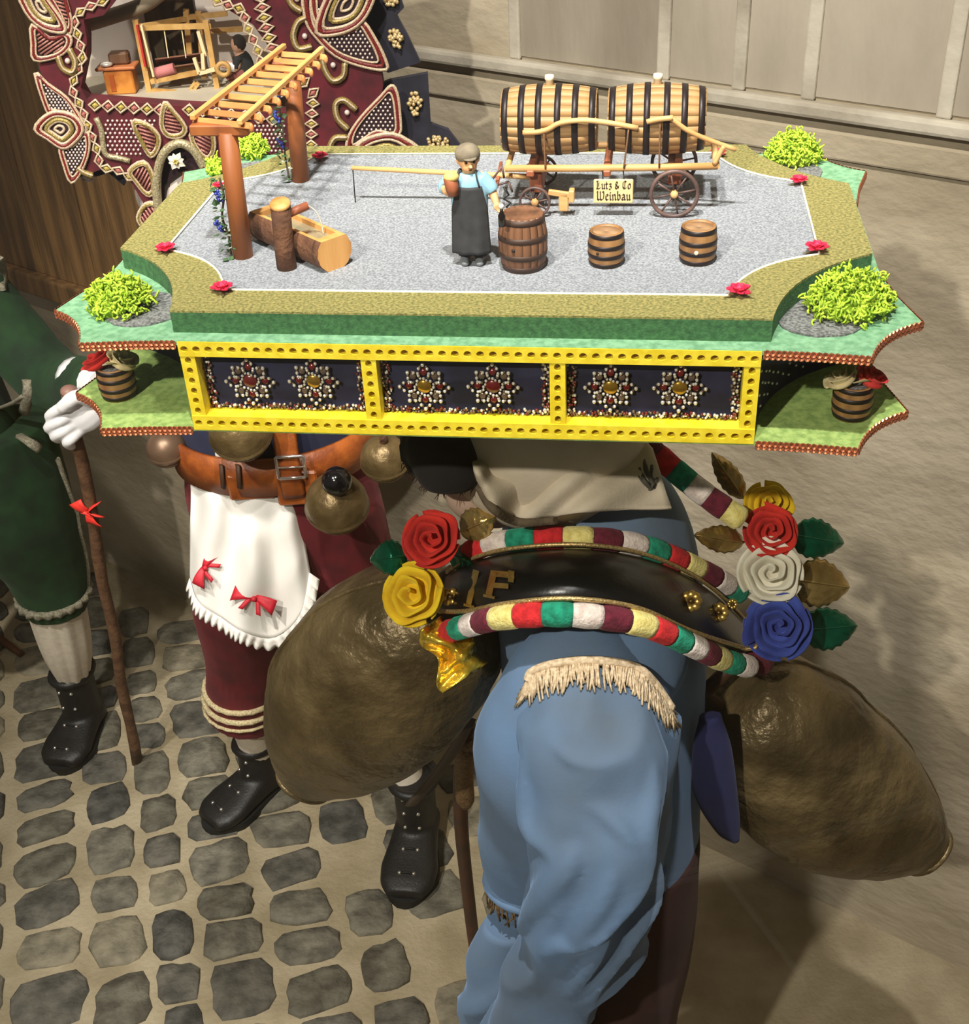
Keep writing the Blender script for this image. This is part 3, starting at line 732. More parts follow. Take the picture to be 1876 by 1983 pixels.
vine('leafy vine with blue grapes climbing the front pergola post', ((425, 345), (433, 380), (430, 420), (442, 455), (447, 492)), -.104, 1, 2)
vine('leafy vine with blue grapes climbing the rear pergola post', ((548, 165), (540, 200), (548, 250), (552, 300), (560, 345)), .088, 2, 3)
# ---- log trough fountain
bark = M('bark', S(120, 80, 54), .85, col2=S(84, 52, 34), vs=50, bump=.8, bs=90); cutw = woodm('cut_wood', (226, 168, 98), (196, 132, 66), 60); water = M('trough_water', S(150, 140, 112), .08, 0, spec=.7)
A, B = Vector((-.204, -.055, 0)), Vector((-.1215, -.1262, 0)); ax = (B-A).normalized(); px_ = Vector((ax.y, -ax.x, 0)); Lg = (B-A).length
tr = Thing('log_trough', 'hollowed log water trough with upright log spout on the grey yard', 'trough', (A+B)/2, tray=True)
RL = .0178; ZC = .0162; ZT = .0285
def PT(t_, x_, z_): return A+ax*t_+px_*x_+Vector((0, 0, z_))
half = math.sqrt(RL**2-(ZT-ZC)**2)
a0 = math.asin((ZT-ZC)/RL)
outer = [(RL*math.cos(a), ZC+RL*math.sin(a)) for a in [PI-a0+(PI+2*a0)*i/24 for i in range(25)]]       # left rim -> bottom -> right rim
iw = half-.0035; iz = .012
prof = outer+[(iw, ZT), (iw, iz), (-iw, iz), (-iw, ZT)]
mb = MB(); e0, e1 = .009, Lg-.009
n_ = len(prof); o_ = len(mb.v)
for t_ in (e0, e1): mb.v += [PT(t_, x_, z_) for x_, z_ in prof]
for i in range(n_):
    j = (i+1) % n_; mb.f.append([o_+i, o_+j, o_+n_+j, o_+n_+i]); mb.m.append(0 if i < 24 else 1); mb.s.append(i < 24)
for (t0, t1) in ((0, e0), (e1, Lg)):
    rg = [[PT(t_, x_*(1+.03*math.sin(i*2.6)*(t_ in (0, Lg))), z_) for i, (x_, z_) in enumerate(outer)] for t_ in (t0, t1)]
    k_ = len(outer); o_ = len(mb.v)
    for r_ in rg: mb.v += r_
    for i in range(k_):
        j = (i+1) % k_; mb.f.append([o_+i, o_+j, o_+k_+j, o_+k_+i]); mb.m.append(0 if i < k_-1 else 1); mb.s.append(i < k_-1)
    mb.f.append([o_+i for i in range(k_)]); mb.m.append(1); mb.s.append(False)
    mb.f.append([o_+k_+i for i in range(k_)]); mb.m.append(1); mb.s.append(False)
tr.add('log', mb, [bark, cutw])
tr.add('water', MB().slab([PT(e0, -iw, .023), PT(e1, -iw, .023), PT(e1, iw, .023), PT(e0, iw, .023)], (0, 0, 1), .001), [water])
tp = Vector((-.1662, -.1245, 0)); prof_r = [.0088, .0085, .0084, .0086]
po = tr.add('spout_post', MB().tube([tp+Vector((0, 0, .0004)), tp+Vector((0, 0, .02)), tp+Vector((.001, 0, .04)), tp+Vector((.002, 0, .0575))], prof_r, 14), [bark])
tr.add('post_top', MB().lathe([(.0088, 0), (.0092, .0012), (.0084, .003), (.0001, .0034)], 16, tp+Vector((.002, 0, .0568)), Matrix.Rotation(.28, 3, 'X'), cap=False), [cutw], po)
sa = tp+Vector((.006, .004, .0475)); sb = tp+Vector((.0215, .014, .0515))
tr.add('spout', MB().tube([sa, sb], [.0036, .0036], 10), [redw]); 
tr.add('water_jet', MB().tube(catmull([sb, sb+Vector((.006, .002, -.006)), sb+Vector((.009, .003, -.016)), sb+Vector((.01, .003, -.0285))], 4), .0007, 5), [M('clear_water', S(220, 216, 205), .1)])
# ---- planter barrels on the lower wings
felt_red = M('felt_red', S(196, 34, 22), .9, col2=S(160, 18, 14), vs=60, sheen=.4, bump=.3, bs=400); felt_cream = M('felt_cream', S(214, 196, 150), .9, col2=S(180, 160, 116), vs=60, sheen=.4, bump=.3, bs=400); felt_pink = M('felt_pink', S(196, 74, 66), .9, col2=S(220, 40, 40), vs=60, sheen=.4, bump=.3, bs=400)
def rose_mb(R, turns=3.2, hgt=1.0, seed=0, n=110, flare=.55):
    """felt rose: a spiral-wound ribbon of petal wall over a cup, axis z, local"""
    r_ = random.Random(seed); mb = MB(); rows = 5; P = []
    for i in range(n):
        f = i/(n-1); a = f*turns*2*PI; rr = R*(.08+.86*f**.9); wob = .07*math.sin(a*2.3+seed)+.05*math.sin(a*5.1+seed*2)
        hz = R*hgt*(.78-.34*f**1.5)*(1+.12*math.sin(a*1.7+seed))
        col = []
        for k in range(rows):
            q = k/(rows-1); rad = rr*(.55+.45*q**.6)+R*(flare*.22)*q**4*(.3+f)
            z = -.34*R*hgt*(1-q)*(1-.2*f)+hz*q-(R*.10*q**6)
            col.append(Vector((math.cos(a)*rad*(1+wob*q), math.sin(a)*rad*(1+wob*q), z)))
        P.append(col)
    o = len(mb.v)
    for c in P: mb.v += c
    for i in range(n-1):
        for k in range(rows-1):
            mb.f.append([o+i*rows+k, o+(i+1)*rows+k, o+(i+1)*rows+k+1, o+i*rows+k+1]); mb.m.append(0); mb.s.append(True)
    mb.lathe([(.0001, -.36*R*hgt), (R*.5, -.34*R*hgt), (R*.86, -.05*R*hgt), (R*.8, .1*R*hgt), (.0001, .16*R*hgt)], 18, cap=False)
    return mb
def xform(mb, mat):
    r = MB(); r.v = [mat @ v for v in mb.v]; r.f = mb.f; r.m = mb.m; r.s = mb.s; return r
for (x_, y_, lb, cols) in ((237, 758, 'planter barrel with red and tan felt flowers near the white glove', (felt_red, felt_cream)), (1645, 795, 'planter barrel with cream and pink felt flowers on the lower tray wing by the wall', (felt_cream, felt_pink))):
    p = TR(x_, y_, -.1); t = thing_m('flower_barrel', lb, 'planter', tm(p.x, p.y-.006, -.1)); barrel(t, .0165, .030, oak, (.1, .36, .66, .92), 0, hoop, darkgravel, .1, .12)
    for k, c in enumerate(cols):
        t.add('felt_rose', xform(rose_mb(.0135, 2.6, 1.0, k+3, 60), Matrix.Translation(((-.011, .011)[k], -.004+.002*k, .034)) @ Matrix.Rotation((-.5, .45)[k], 4, 'Y')), [c], solid=.0008)
    t.add('felt_leaf', MB().add([(-.004, -.012, .036), (.004, -.016, .042), (.01, -.012, .038), (.003, -.008, .036)], [(0, 1, 2, 3)]), [felt_cream], solid=.0006)
# ------------------------------------------------------------------ aproned figurine with mug
skin = M('figurine_skin', S(226, 170, 118), .55, var=.08, vs=60); shirt = M('light_blue_shirt', S(150, 196, 220), .6, var=.1, vs=90); apronm = M('charcoal_apron', S(52, 52, 54), .7, var=.25, vs=80); capm = M('grey_cap', S(132, 120, 100), .8, var=.2, vs=120); trous = M('dark_trousers', S(40, 42, 46), .8); shoe_g = M('grey_shoe', S(112, 116, 120), .6); hairm = M('brown_moustache', S(92, 56, 30), .8)
mvz = -.107
def MV(x_, y_, dv=0.0): return TV(x_, y_, mvz+dv)
man = Thing('person', 'small figurine man in light blue shirt, dark apron and flat cap holding a mug', 'person', (-.004, mvz, .0004), tray=True)
hc = MV(906, 307); hr = .0094
lookd = Vector((.35, -1, -.25)).normalized(); fx = lookd.cross(Vector((0, 0, 1))).normalized(); fz = fx.cross(lookd)
b = MB()
b.sphere(hc, hr, 16, 12, 0, (.92, 1.0, 1.12)); b.sphere(hc+lookd*.003-Vector((0, 0, .0045)), hr*.72, 12, 10)       # skull, jaw
b.tube([hc+lookd*hr*.8+fz*.002, hc+lookd*hr*1.18-fz*.0018, hc+lookd*hr*.9-fz*.003], [.0012, .0019, .0014], 8)    # nose
for s_ in (-1, 1): b.sphere(hc+fx*s_*hr*.92-fz*.001, .0024, 8, 6, 0, (.6, 1, 1.2))                              # ears
sh_l, sh_r = MV(873, 347), MV(939, 346); ch = MV(907, 345)
b.tube([hc-Vector((0, 0, .006)), Vector((ch.x, mvz, ch.z+.004))], [.0048, .0055], 10)
b.limb([Vector((ch.x, mvz, ch.z+.003)), Vector((ch.x, mvz, ch.z-.012)), Vector((ch.x+.001, mvz, ch.z-.032)), Vector((ch.x+.001, mvz, .03))], [(.012, .008), (.0145, .0105), (.013, .0105), (.0125, .010)], 16)
hand_l, elb_l = MV(866, 373, -.012), MV(862, 362, .0); hand_r, elb_r = MV(961, 394, -.008), MV(952, 370, .0)
b.limb([sh_l+Vector((.003, 0, .001)), elb_l, hand_l], [(.0052, .0052), (.0044, .0044), (.0032, .0032)], 10)
b.limb([sh_r-Vector((.003, 0, -.001)), elb_r, hand_r], [(.0052, .0052), (.0042, .0042), (.0028, .0028)], 10)
def fist(c, d, side):
    b.sphere(c+d*.002, .0034, 10, 8, 0, (1, .8, 1)); a, q = frame_of(d, Vector((0, 0, 1)))
    for k in range(4):
        o_ = c+d*.004+a*(k-1.5)*.0017; b.tube([o_, o_+d*.003-q*.0012*side, o_+d*.0038-q*.0034*side], [.0011, .001, .0008], 6)
    o_ = c+a*.003*side; b.tube([o_, o_+d*.003+a*.001*side, o_+d*.0048], [.0012, .0011, .0008], 6)
mugc = MV(877, 362, -.014)
fist(hand_l, (mugc-hand_l).normalized(), 1); fist(hand_r, Vector((.35, -.2, -.9)).normalized(), -1)
fl, fr = TR(905, 498, 0), TR(933, 497, 0)
b.limb([Vector((ch.x-.005, mvz, .032)), Vector((fl.x, mvz+.001, .016)), Vector((fl.x, mvz+.001, .003))], [(.0075, .0075), (.006, .006), (.0045, .0045)], 10)
b.limb([Vector((ch.x+.006, mvz, .032)), Vector((fr.x, mvz+.002, .016)), Vector((fr.x, mvz+.002, .003))], [(.0075, .0075), (.006, .006), (.0045, .0045)], 10)
man.add('body', fuse(b, .0008, 3), [skin])
for s_ in (-1, 1):
    man.add('eye', MB().sphere(hc+lookd*hr*.88+fx*s_*.0033+fz*.0014, .0013, 8, 6), [M('dark_eye', S(28, 18, 14), .3)])
    man.add('eyebrow', MB().tube([hc+lookd*hr*.93+fx*s_*.0016+fz*.0037, hc+lookd*hr*.84+fx*s_*.0052+fz*.0032], .0007, 6), [hairm])
man.add('moustache', MB().tube([hc+lookd*hr*.86+fx*-.0045-fz*.0055, hc+lookd*hr*1.08-fz*.0042, hc+lookd*hr*.86+fx*.0045-fz*.0055], [.0006, .0012, .0006], 6), [hairm])
man.add('mouth', MB().tube([hc+lookd*hr*.92+fx*-.002-fz*.0072, hc+lookd*hr*.92+fx*.002-fz*.0072], .0005, 5), [M('lip', S(176, 84, 66), .5)])
cap_c = hc+Vector((0, 0, .0035))-lookd*.001
man.add('cap', MB().sphere(cap_c, hr*1.14, 16, 10, 0, (1.0, 1.05, .82)).sphere(cap_c+lookd*.0085+Vector((0, 0, .0008)), .0062, 12, 6, 0, (1, .8, .2), Matrix.Rotation(.2, 3, 'X')), [capm])
shb = MB()
shb.limb([Vector((ch.x, mvz, ch.z+.0055)), Vector((ch.x, mvz, ch.z-.002)), Vector((ch.x, mvz, ch.z-.02)), Vector((ch.x+.001, mvz, ch.z-.034))], [(.0095, .0075), (.0155, .0105), (.0158, .0118), (.0142, .0116)], 16)
shb.limb([sh_l+Vector((.004, 0, .002)), elb_l+(sh_l-elb_l)*.1, elb_l.lerp(hand_l, .25)], [(.0066, .0066), (.0066, .0066), (.0058, .0058)], 12)
shb.limb([sh_r-Vector((.004, 0, -.002)), sh_r.lerp(elb_r, .6), elb_r], [(.0066, .0066), (.0066, .0066), (.006, .006)], 12)
man.add('shirt', fuse(shb, .0008, 4), [shirt])
tb = MB()
for f_, s_ in ((fl, -1), (fr, 1)):
    tb.limb([Vector((ch.x+s_*.0055, mvz, .034)), Vector((f_.x, mvz+.001, .018)), Vector((f_.x, mvz+.001, .006))], [(.0088, .0088), (.0074, .0074), (.0066, .0066)], 12)
man.add('trousers', fuse(tb, .001, 3), [trous])
for f_ in (fl, fr): man.add('shoe', fuse(MB().limb([Vector((f_.x, mvz+.004, .004)), Vector((f_.x, mvz-.003, .0036)), Vector((f_.x+.001, mvz-.0105, .0028))], [(.0045, .004), (.0046, .0036), (.0034, .0024)], 10).sphere((f_.x+.001, mvz-.01, .0028), .0036, 8, 6, 0, (1, 1, .7)), .0008, 2), [shoe_g])
def apr(u_, v_):                      # bib and skirt wrapped round the front
    z = (ch.z-.004)*(1-v_)+.0125*v_; hw = (.010+.0035*min(1, v_*3)+.0022*v_); a = (u_-.5)*2
    dep = .0128+.003*v_+.0007*math.sin(u_*17+v_*2)*v_
    return Vector((ch.x+.001+hw*1.08*a, mvz-dep*math.sqrt(max(0.02, 1-.62*a*a)), z))
ap = man.add('apron', MB().grid(apr, 22, 22), [apronm], solid=.0011)
for s_ in (-1, 1): man.add('apron_strap', MB().tube(catmull([apr(.5+s_*.42, 0), Vector((ch.x+s_*.008, mvz-.0085, ch.z+.004)), Vector((ch.x+s_*.0066, mvz-.002, ch.z+.0085)), Vector((ch.x+s_*.006, mvz+.006, ch.z+.004))], 4), .001, 6, flat=.6), [apronm], ap)
mug = Thing('beer_mug', 'tiny brown wooden mug with pale foam in the figurine hand', 'mug', mugc-Vector((0, 0, .007)), tray=True)
Rm = Matrix.Rotation(-.12, 3, 'Y')
mug.add('cup', MB().lathe([(.0001, 0), (.0046, 0), (.0056, .006), (.006, .0145), (.0054, .0148), (.005, .0125), (.0001, .0125)], 18, mugc-Vector((0, 0, .007)), Rm, cap=False), [redw])
mug.add('foam', MB().sphere(mugc+Vector((-.001, 0, .0085)), .0066, 12, 8, 0, (1, 1, .62)), [M('foam', S(232, 190, 112), .7)])
# ------------------------------------------------------------------ burgundy halo headdress with loom niche
HY = 1.88
def H(x, y, d=0.0): return W(x, y, HY+d)
burg = M('burgundy_velvet', S(96, 14, 30), .85, col2=S(66, 8, 20), vs=30, sheen=.35); navyb = M('midnight_velvet', S(38, 36, 50), .9, col2=S(24, 23, 36), vs=30, sheen=.25); dkv = M('dark_aubergine', S(40, 14, 24), .9, sheen=.15)
ropec = M('cream_bead_rope', S(226, 204, 176), .35, .1, col2=S(178, 150, 122), vs=700, bump=.8, bs=500); roped = M('rose_bead_rope', S(188, 130, 116), .35, .1, col2=S(140, 84, 76), vs=700, bump=.8, bs=500)
ropeg = M('gold_bead_rope', S(182, 160, 92), .35, .35, col2=S(128, 108, 56), vs=500, bump=.8, bs=500); roper = M('red_bead_rope', S(132, 34, 30), .4, 0, col2=S(92, 16, 18), vs=500, bump=.8, bs=500); pearlm = M('small_pearl', S(224, 206, 196), .25, .2)
gemp = M('pink_gem', S(196, 116, 112), .15, .1, spec=.8); geml = M('yellow_gem', S(206, 188, 96), .15, .2, spec=.8)
halo = Thing('halo_headdress', 'burgundy velvet halo headdress with beaded leaves and a weaving scene window', 'headdress', W(430, 520, HY))
def holed(outer, inners, th):
    bm = bmesh.new()
    for loop in [outer]+inners:
        vs = [bm.verts.new(p) for p in loop]
        for i in range(len(vs)): bm.edges.new((vs[i], vs[(i+1) % len(vs)]))
    bmesh.ops.triangle_fill(bm, edges=bm.edges[:], use_beauty=True)
    g = bmesh.ops.extrude_face_region(bm, geom=bm.faces[:])
    bmesh.ops.translate(bm, verts=[e for e in g['geom'] if isinstance(e, bmesh.types.BMVert)], vec=(0, th, 0))
    bmesh.ops.recalc_face_normals(bm, faces=bm.faces)
    mb = MB(); bm.verts.index_update(); mb.v = [v.co.copy() for v in bm.verts]; mb.f = [[v.index for v in f.verts] for f in bm.faces]; mb.m = [0]*len(mb.f); mb.s = [False]*len(mb.f); bm.free(); return mb
outer = [(60, -150), (100, -40), (95, 60), (76, 132), (90, 165), (118, 250), (150, 325), (150, 345), (212, 322), (245, 338), (290, 415), (272, 448), (300, 505), (470, 600), (620, 560), (700, 470), (755, 330), (742, 260), (735, 205), (742, 165), (735, 120), (705, 40), (720, -40), (740, -150)]
niche = [(162, 38), (168, 75), (168, 110), (156, 170), (168, 192), (330, 204), (480, 214), (560, 218), (545, 150), (520, 90), (490, 48), (440, 18), (385, -30), (370, -60), (240, -60), (232, -10), (200, 30)]
arch_in = [(322, 455), (311, 400), (310, 345), (322, 300), (345, 284), (372, 298), (392, 335), (412, 385), (420, 450), (380, 500), (345, 500)]
panel = halo.add('velvet_panel', holed([H(*p) for p in outer], [[H(*p) for p in niche], [H(*p) for p in arch_in]], .03), [burg])
for pts in ([(735, -120), (782, 15), (768, 30), (790, 70), (814, 121), (752, 141), (690, 110), (650, -100)], [(690, 180), (755, 156), (828, 142), (834, 240), (868, 252), (905, 300), (960, 420), (760, 480), (600, 400)], [(74, 130), (100, 125), (140, 120), (150, 200), (90, 165)], [(150, 310), (160, 350), (210, 335), (240, 360), (250, 320)]):
    halo.add('navy_petal', MB().slab([H(x, y, .034) for x, y in pts], (0, 1, 0), .012), [navyb])
# niche: a shallow box behind the panel
wallw = M('niche_plaster', S(216, 204, 194), .85, var=.08, vs=14); beamw = M('niche_beam', S(84, 66, 40), .7, col2=S(54, 42, 24), vs=30, stretch=(3, 3, .4)); sill = M('niche_floor', S(188, 178, 158), .8, var=.1, vs=20)
NB = .16
bx0, bx1 = H(100, 60, NB), H(620, 60, NB)
zf = H(330, 200).z+.004
halo.add('niche_back', MB().box(((bx0.x+bx1.x)/2, HY+NB+.01, zf+.14), (bx1.x-bx0.x, .02, .30)), [wallw])
halo.add('niche_floor', MB().box(((bx0.x+bx1.x)/2-.01, HY+.03+(NB-.03)/2, zf-.006), (bx1.x-bx0.x-.04, NB-.03, .012)), [sill])
halo.add('niche_beam', MB().box((H(338, 60, NB).x, HY+NB-.008, zf+.14), (.078, .016, .28)), [beamw])
halo.add('niche_lintel', MB().tube(catmull([H(150, 52, .06), H(215, 32, .06), H(280, 8, .06), H(330, -30, .06)], 5), .011, 8), [M('niche_stone', S(150, 134, 112), .85, var=.2, vs=20)])
# bead work
def rope(pts, r, mat, d=-.002, closed=True, k=3, name='bead_rope', parent=None, smooth=True):
    P = [H(x, y, d) for x, y in pts]
    P = catmull(P, k, closed) if smooth else P
    return halo.add(name, MB().tube(P, r, 6, closed=closed), [mat], parent)
def scale2(pts, s, c=None):
    c = c or (sum(p[0] for p in pts)/len(pts), sum(p[1] for p in pts)/len(pts)); return [(c[0]+(x-c[0])*s, c[1]+(y-c[1])*s) for x, y in pts]
def inp(x, y, poly): return inpoly((x, y), poly)
def smooth_px(pts, k=4): return [(v.x, v.y) for v in catmull([Vector((x, y, 0)) for x, y in pts], k, True)]
def leaf(pts, rim='red', fill='pearl', step=9, base=None, ang=0.0):
    sp_ = smooth_px(pts, 4)
    bs_ = halo.add('beaded_leaf', MB().slab([H(x, y, -.003) for x, y in sp_], (0, 1, 0), .0035), [base or dkv])
    rope(pts, .0027, ropec, -.004, parent=bs_, name='outer_rope')
    if rim == 'red': rope(scale2(pts, .90), .0032, roper, -.004, parent=bs_, name='red_rope')
    else: rope(scale2(pts, .88), .0036, ropeg, -.004, parent=bs_, name='gold_rope')
    rope(scale2(pts, .80), .0018, ropec, -.005, parent=bs_, name='inner_rope')
    inn = smooth_px(scale2(pts, .70), 4); xs = [p[0] for p in inn]; ys = [p[1] for p in inn]; mb = MB()
    if fill == 'pearl':
        y = min(ys); row = 0
        while y < max(ys):
            x = min(xs)+(step/2 if row % 2 else 0)
            while x < max(xs):
                if inp(x, y, inn): mb.sphere(H(x, y, -.004), .0019, 6, 4)
                x += step
            y += step*.8; row += 1
        if mb.v: halo.add('pearl_fill', mb, [pearlm], bs_)
    elif fill == 'hatch':
        cx_, cy_ = sum(xs)/len(xs), sum(ys)/len(ys); R = max(max(xs)-min(xs), max(ys)-min(ys))
        d_ = Vector((math.cos(ang), math.sin(ang))); n_ = Vector((-d_.y, d_.x))
        q = -R/2
        while q < R/2:
            run = []
            t_ = -R/2
            while t_ < R/2:
                x, y = cx_+n_.x*q+d_.x*t_, cy_+n_.y*q+d_.y*t_
                if inp(x, y, inn): run.append((x, y))
                t_ += 2
            if len(run) > 2: mb.tube([H(*run[0], -.004), H(*run[-1], -.004)], .0016, 5)
            q += 6.5
        if mb.v: halo.add('bead_row', mb, [roped], bs_)
    return bs_
def eye_leaf(pts, n=4):
    bs_ = halo.add('beaded_leaf', MB().slab([H(x, y, -.006) for x, y in smooth_px(pts)], (0, 1, 0), .005), [dkv])
    for i, s in enumerate((1.0, .9, .78, .55, .46, .2)[:n+2]):
        rope(scale2(pts, s), (.0032, .0034, .0026, .0034, .0024, .0022)[i], (ropec, roper, ropec, ropeg, ropec, ropec)[i], -.007, parent=bs_, name='eye_rope')
# right-hand leaves
leaf([(586, -10), (592, 40), (612, 72), (650, 108), (700, 128), (748, 135), (744, 110), (728, 78), (704, 42), (690, 56), (660, 66), (622, 60), (604, 20), (600, -20)])
eye_leaf([(612, 62), (650, 66), (690, 50), (715, 18), (728, -30), (700, -60), (655, -30), (630, 0)])
leaf([(672, 292), (676, 262), (700, 226), (738, 186), (757, 166), (768, 178), (774, 220), (772, 262), (730, 258), (700, 275)])
eye_leaf([(684, 330), (690, 284), (730, 262), (776, 264), (830, 310), (780, 350), (720, 352)])
# left-hand leaves
leaf([(62, 48), (96, 74), (130, 66), (138, 80), (128, 98), (104, 112), (66, 116), (62, 84)], fill='hatch', ang=-.6)
eye_leaf([(28, -40), (50, 22), (84, 54), (124, 62), (120, 40), (92, 0), (66, -40)])
leaf([(110, -40), (124, -10), (138, 40), (134, 66), (118, 30), (92, -20)], fill='hatch', ang=.3)
leaf([(68, 142), (92, 162), (130, 190), (156, 228), (168, 254), (130, 224), (98, 214), (90, 212)], fill='pearl', step=7)
eye_leaf([(68, 250), (86, 226), (112, 216), (146, 226), (160, 252), (140, 278), (120, 286), (92, 268)])
leaf([(170, 256), (172, 290), (158, 330), (138, 354), (124, 320), (116, 284), (140, 280), (158, 262)], fill='pearl', step=7)
# petals around the face arch
for pts, a in (([(256, 236), (282, 238), (308, 262), (306, 288), (292, 304), (276, 280)], .3), ([(318, 198), (336, 214), (360, 246), (352, 264), (324, 264), (311, 240)], .2), ([(368, 262), (388, 244), (410, 252), (416, 285), (404, 310), (385, 296)], .5),
               ([(249, 330), (278, 312), (296, 338), (298, 372), (284, 378), (262, 352)], -1.1), ([(266, 420), (282, 394), (306, 396), (312, 424), (296, 448), (276, 440)], 1.0)):
    leaf(pts, 'gold', 'hatch', ang=a, base=burg)
# gold loops with one pearl
def loop_(pts, pc):
    b_ = rope(pts, .0052, ropeg, -.003, closed=False, k=5, name='gold_loop')
    rope([(x, y) for x, y in pts], .0016, ropec, -.0075, closed=False, k=5, parent=b_, name='loop_edge')
    halo.add('loop_pearl', MB().sphere(H(*pc, -.003), .0042, 8, 6), [pearlm], b_)
loop_([(592, 34), (576, 44), (568, 70), (578, 94), (604, 90)], (590, 70)); loop_([(556, -10), (566, 10), (584, 22)], (575, -2)); loop_([(622, 98), (628, 132), (644, 156), (664, 148), (668, 122)], (645, 126))
loop_([(690, 212), (666, 194), (650, 202), (654, 230), (674, 250)], (672, 218)); loop_([(672, 266), (648, 268), (638, 290), (648, 310)], (660, 288)); loop_([(112, 108), (122, 132), (140, 140), (146, 120), (134, 94)], (131, 118)); loop_([(150, 325), (165, 335), (180, 340)], (160, 322))
# diamond chains
def dchain(path, step, lw, ll, parent=None):
    P = catmull([Vector((x, y, 0)) for x, y in path], 8); L = [0]
    for a, b in zip(P[:-1], P[1:]): L.append(L[-1]+(b-a).length)
    n = max(1, int(L[-1]/step)); ch = None
    for i in range(n+1):
        s = L[-1]*i/n; j = next((k for k in range(1, len(L)) if L[k] >= s-1e-6), len(L)-1)
        f = (s-L[j-1])/max(1e-6, L[j]-L[j-1]); c = P[j-1].lerp(P[j], f); t = (P[j]-P[j-1]).normalized(); q = Vector((-t.y, t.x, 0))
        pts = [c+t*ll, c+q*lw, c-t*ll, c-q*lw]
        mb = MB(); mb.tube([H(p.x, p.y, -.003) for p in pts], .0021, 5, closed=True); dm = halo.add('bead_diamond', mb, [ropec])
        m2 = MB(); m2.add([H(c.x+t.x*ll*.6, c.y+t.y*ll*.6, -.002), H(c.x+q.x*lw*.6, c.y+q.y*lw*.6, -.002), H(c.x-t.x*ll*.6, c.y-t.y*ll*.6, -.002), H(c.x-q.x*lw*.6, c.y-q.y*lw*.6, -.002), H(c.x, c.y, -.0065)], [(0, 1, 4), (1, 2, 4), (2, 3, 4), (3, 0, 4), (3, 2, 1, 0)], 0, False)
        halo.add('gem', m2, [(geml, gemp)[i % 2]], dm)
dchain([(184, 204), (250, 209), (310, 213)], 24, 11, 12); dchain([(366, 213), (400, 216), (480, 226), (528, 232)], 25, 11, 12)
dchain([(198, 4), (160, 20), (145, 40), (152, 75), (160, 110), (150, 140), (140, 172), (158, 210), (172, 250), (188, 290), (196, 322), (228, 330), (250, 342)], 23, 8, 13)
dchain([(420, 2), (445, 12), (468, 20), (478, 50), (496, 90), (505, 120)], 22, 10, 13)
dchain([(505, -5), (512, 40), (522, 80), (532, 112)], 19, 15, 9); dchain([(588, 160), (606, 180)], 16, 14, 9); dchain([(606, 200), (603, 235), (602, 300)], 17, 12, 8)
# silvery scalloped strips, pearl field, stud flowers
sil = M('silver_braid', S(196, 184, 150), .35, .3, col2=S(140, 126, 92), vs=400, bump=.8, bs=300)
rope([(186, 228), (196, 250), (200, 280), (206, 300), (230, 306), (252, 312)], .0045, sil, -.002, closed=False, name='silver_braid')
mb = MB(); field = [(200, 226), (300, 228), (305, 250), (258, 240), (280, 300), (250, 305), (208, 295)]
for j in range(14):
    for i in range(18):
        x, y = 196+i*9+(4 if j % 2 else 0), 226+j*8
        if inp(x, y, field): mb.sphere(H(x, y, -.001), .0021, 6, 4)
for j in range(9):
    for i in range(14):
        x, y = 470+i*8+(4 if j % 2 else 0), 244+j*8
        if x < 552: mb.sphere(H(x, y, -.001), .0021, 6, 4)
halo.add('pearl_field', mb, [pearlm])
for (x, y, rx, ry, a, s) in ((766, 75, 12, 21, -.35, 1), (803, 201, 13, 22, 0, 2), (848, 276, 20, 14, .3, 3), (756, -2, 15, 12, 0, 4)):
    r_ = random.Random(s); mb = MB()
    for k in range(34):
        q = r_.random()**.5; an = r_.uniform(0, 6.28); ex, ey = math.cos(an)*q*rx, math.sin(an)*q*ry
        mb.sphere(H(x+ex*math.cos(a)-ey*math.sin(a), y+ex*math.sin(a)+ey*math.cos(a), .03-r_.uniform(0, .004)), .0032, 6, 4)
    halo.add('stud_cluster', mb, [M('champagne_bead', S(220, 192, 138), .3, .35)])
for (x, y) in ((110, 142), (172, 342)):
    mb = MB(); c = H(x, y, .031)
    for k in range(6):
        a = k*PI/3; mb.sphere(c+Vector((math.cos(a)*.006, 0, math.sin(a)*.006)), .004, 6, 4)
    mb.sphere(c+Vector((0, -.003, 0)), .0045, 7, 5); halo.add('star_stud', mb, [pearlm])
# face arch with edelweiss
rope([(318, 455), (306, 400), (304, 345), (316, 298), (345, 277), (374, 290), (396, 326), (418, 372), (430, 430)], .0072, sil, -.004, closed=False, k=5, name='arch_rope')
mb = MB(); c = H(341, 312, -.004)
for k in range(8):
    a = 2*PI*k/8+.2; e = Vector((math.cos(a), 0, math.sin(a))); t_ = Vector((-math.sin(a), 0, math.cos(a))); L = .0155 if k % 2 else .0125
    mb.add([c+e*.003-t_*.002, c+e*L*.6-t_*.0042+Vector((0, -.002, 0)), c+e*L, c+e*L*.6+t_*.0042+Vector((0, -.002, 0)), c+e*.003+t_*.002, c+Vector((0, -.003, 0))], [(0, 1, 5), (1, 2, 5), (2, 3, 5), (3, 4, 5)], 0, False)
ew = halo.add('edelweiss', mb, [M('white_felt', S(232, 224, 208), .9)], solid=.0015); mb = MB()
for k in range(7): mb.sphere(c+Vector((math.cos(k)*.003, -.004, math.sin(k)*.003)), .0018, 6, 4)
halo.add('edelweiss_core', mb, [geml], ew)
halo.add('velvet_hood', MB().slab([H(x, y, .012) for x, y in scale2(arch_in, 1.06)[:8]+[(380, 330), (345, 335), (318, 360)]], (0, 1, 0), .006), [dkv])
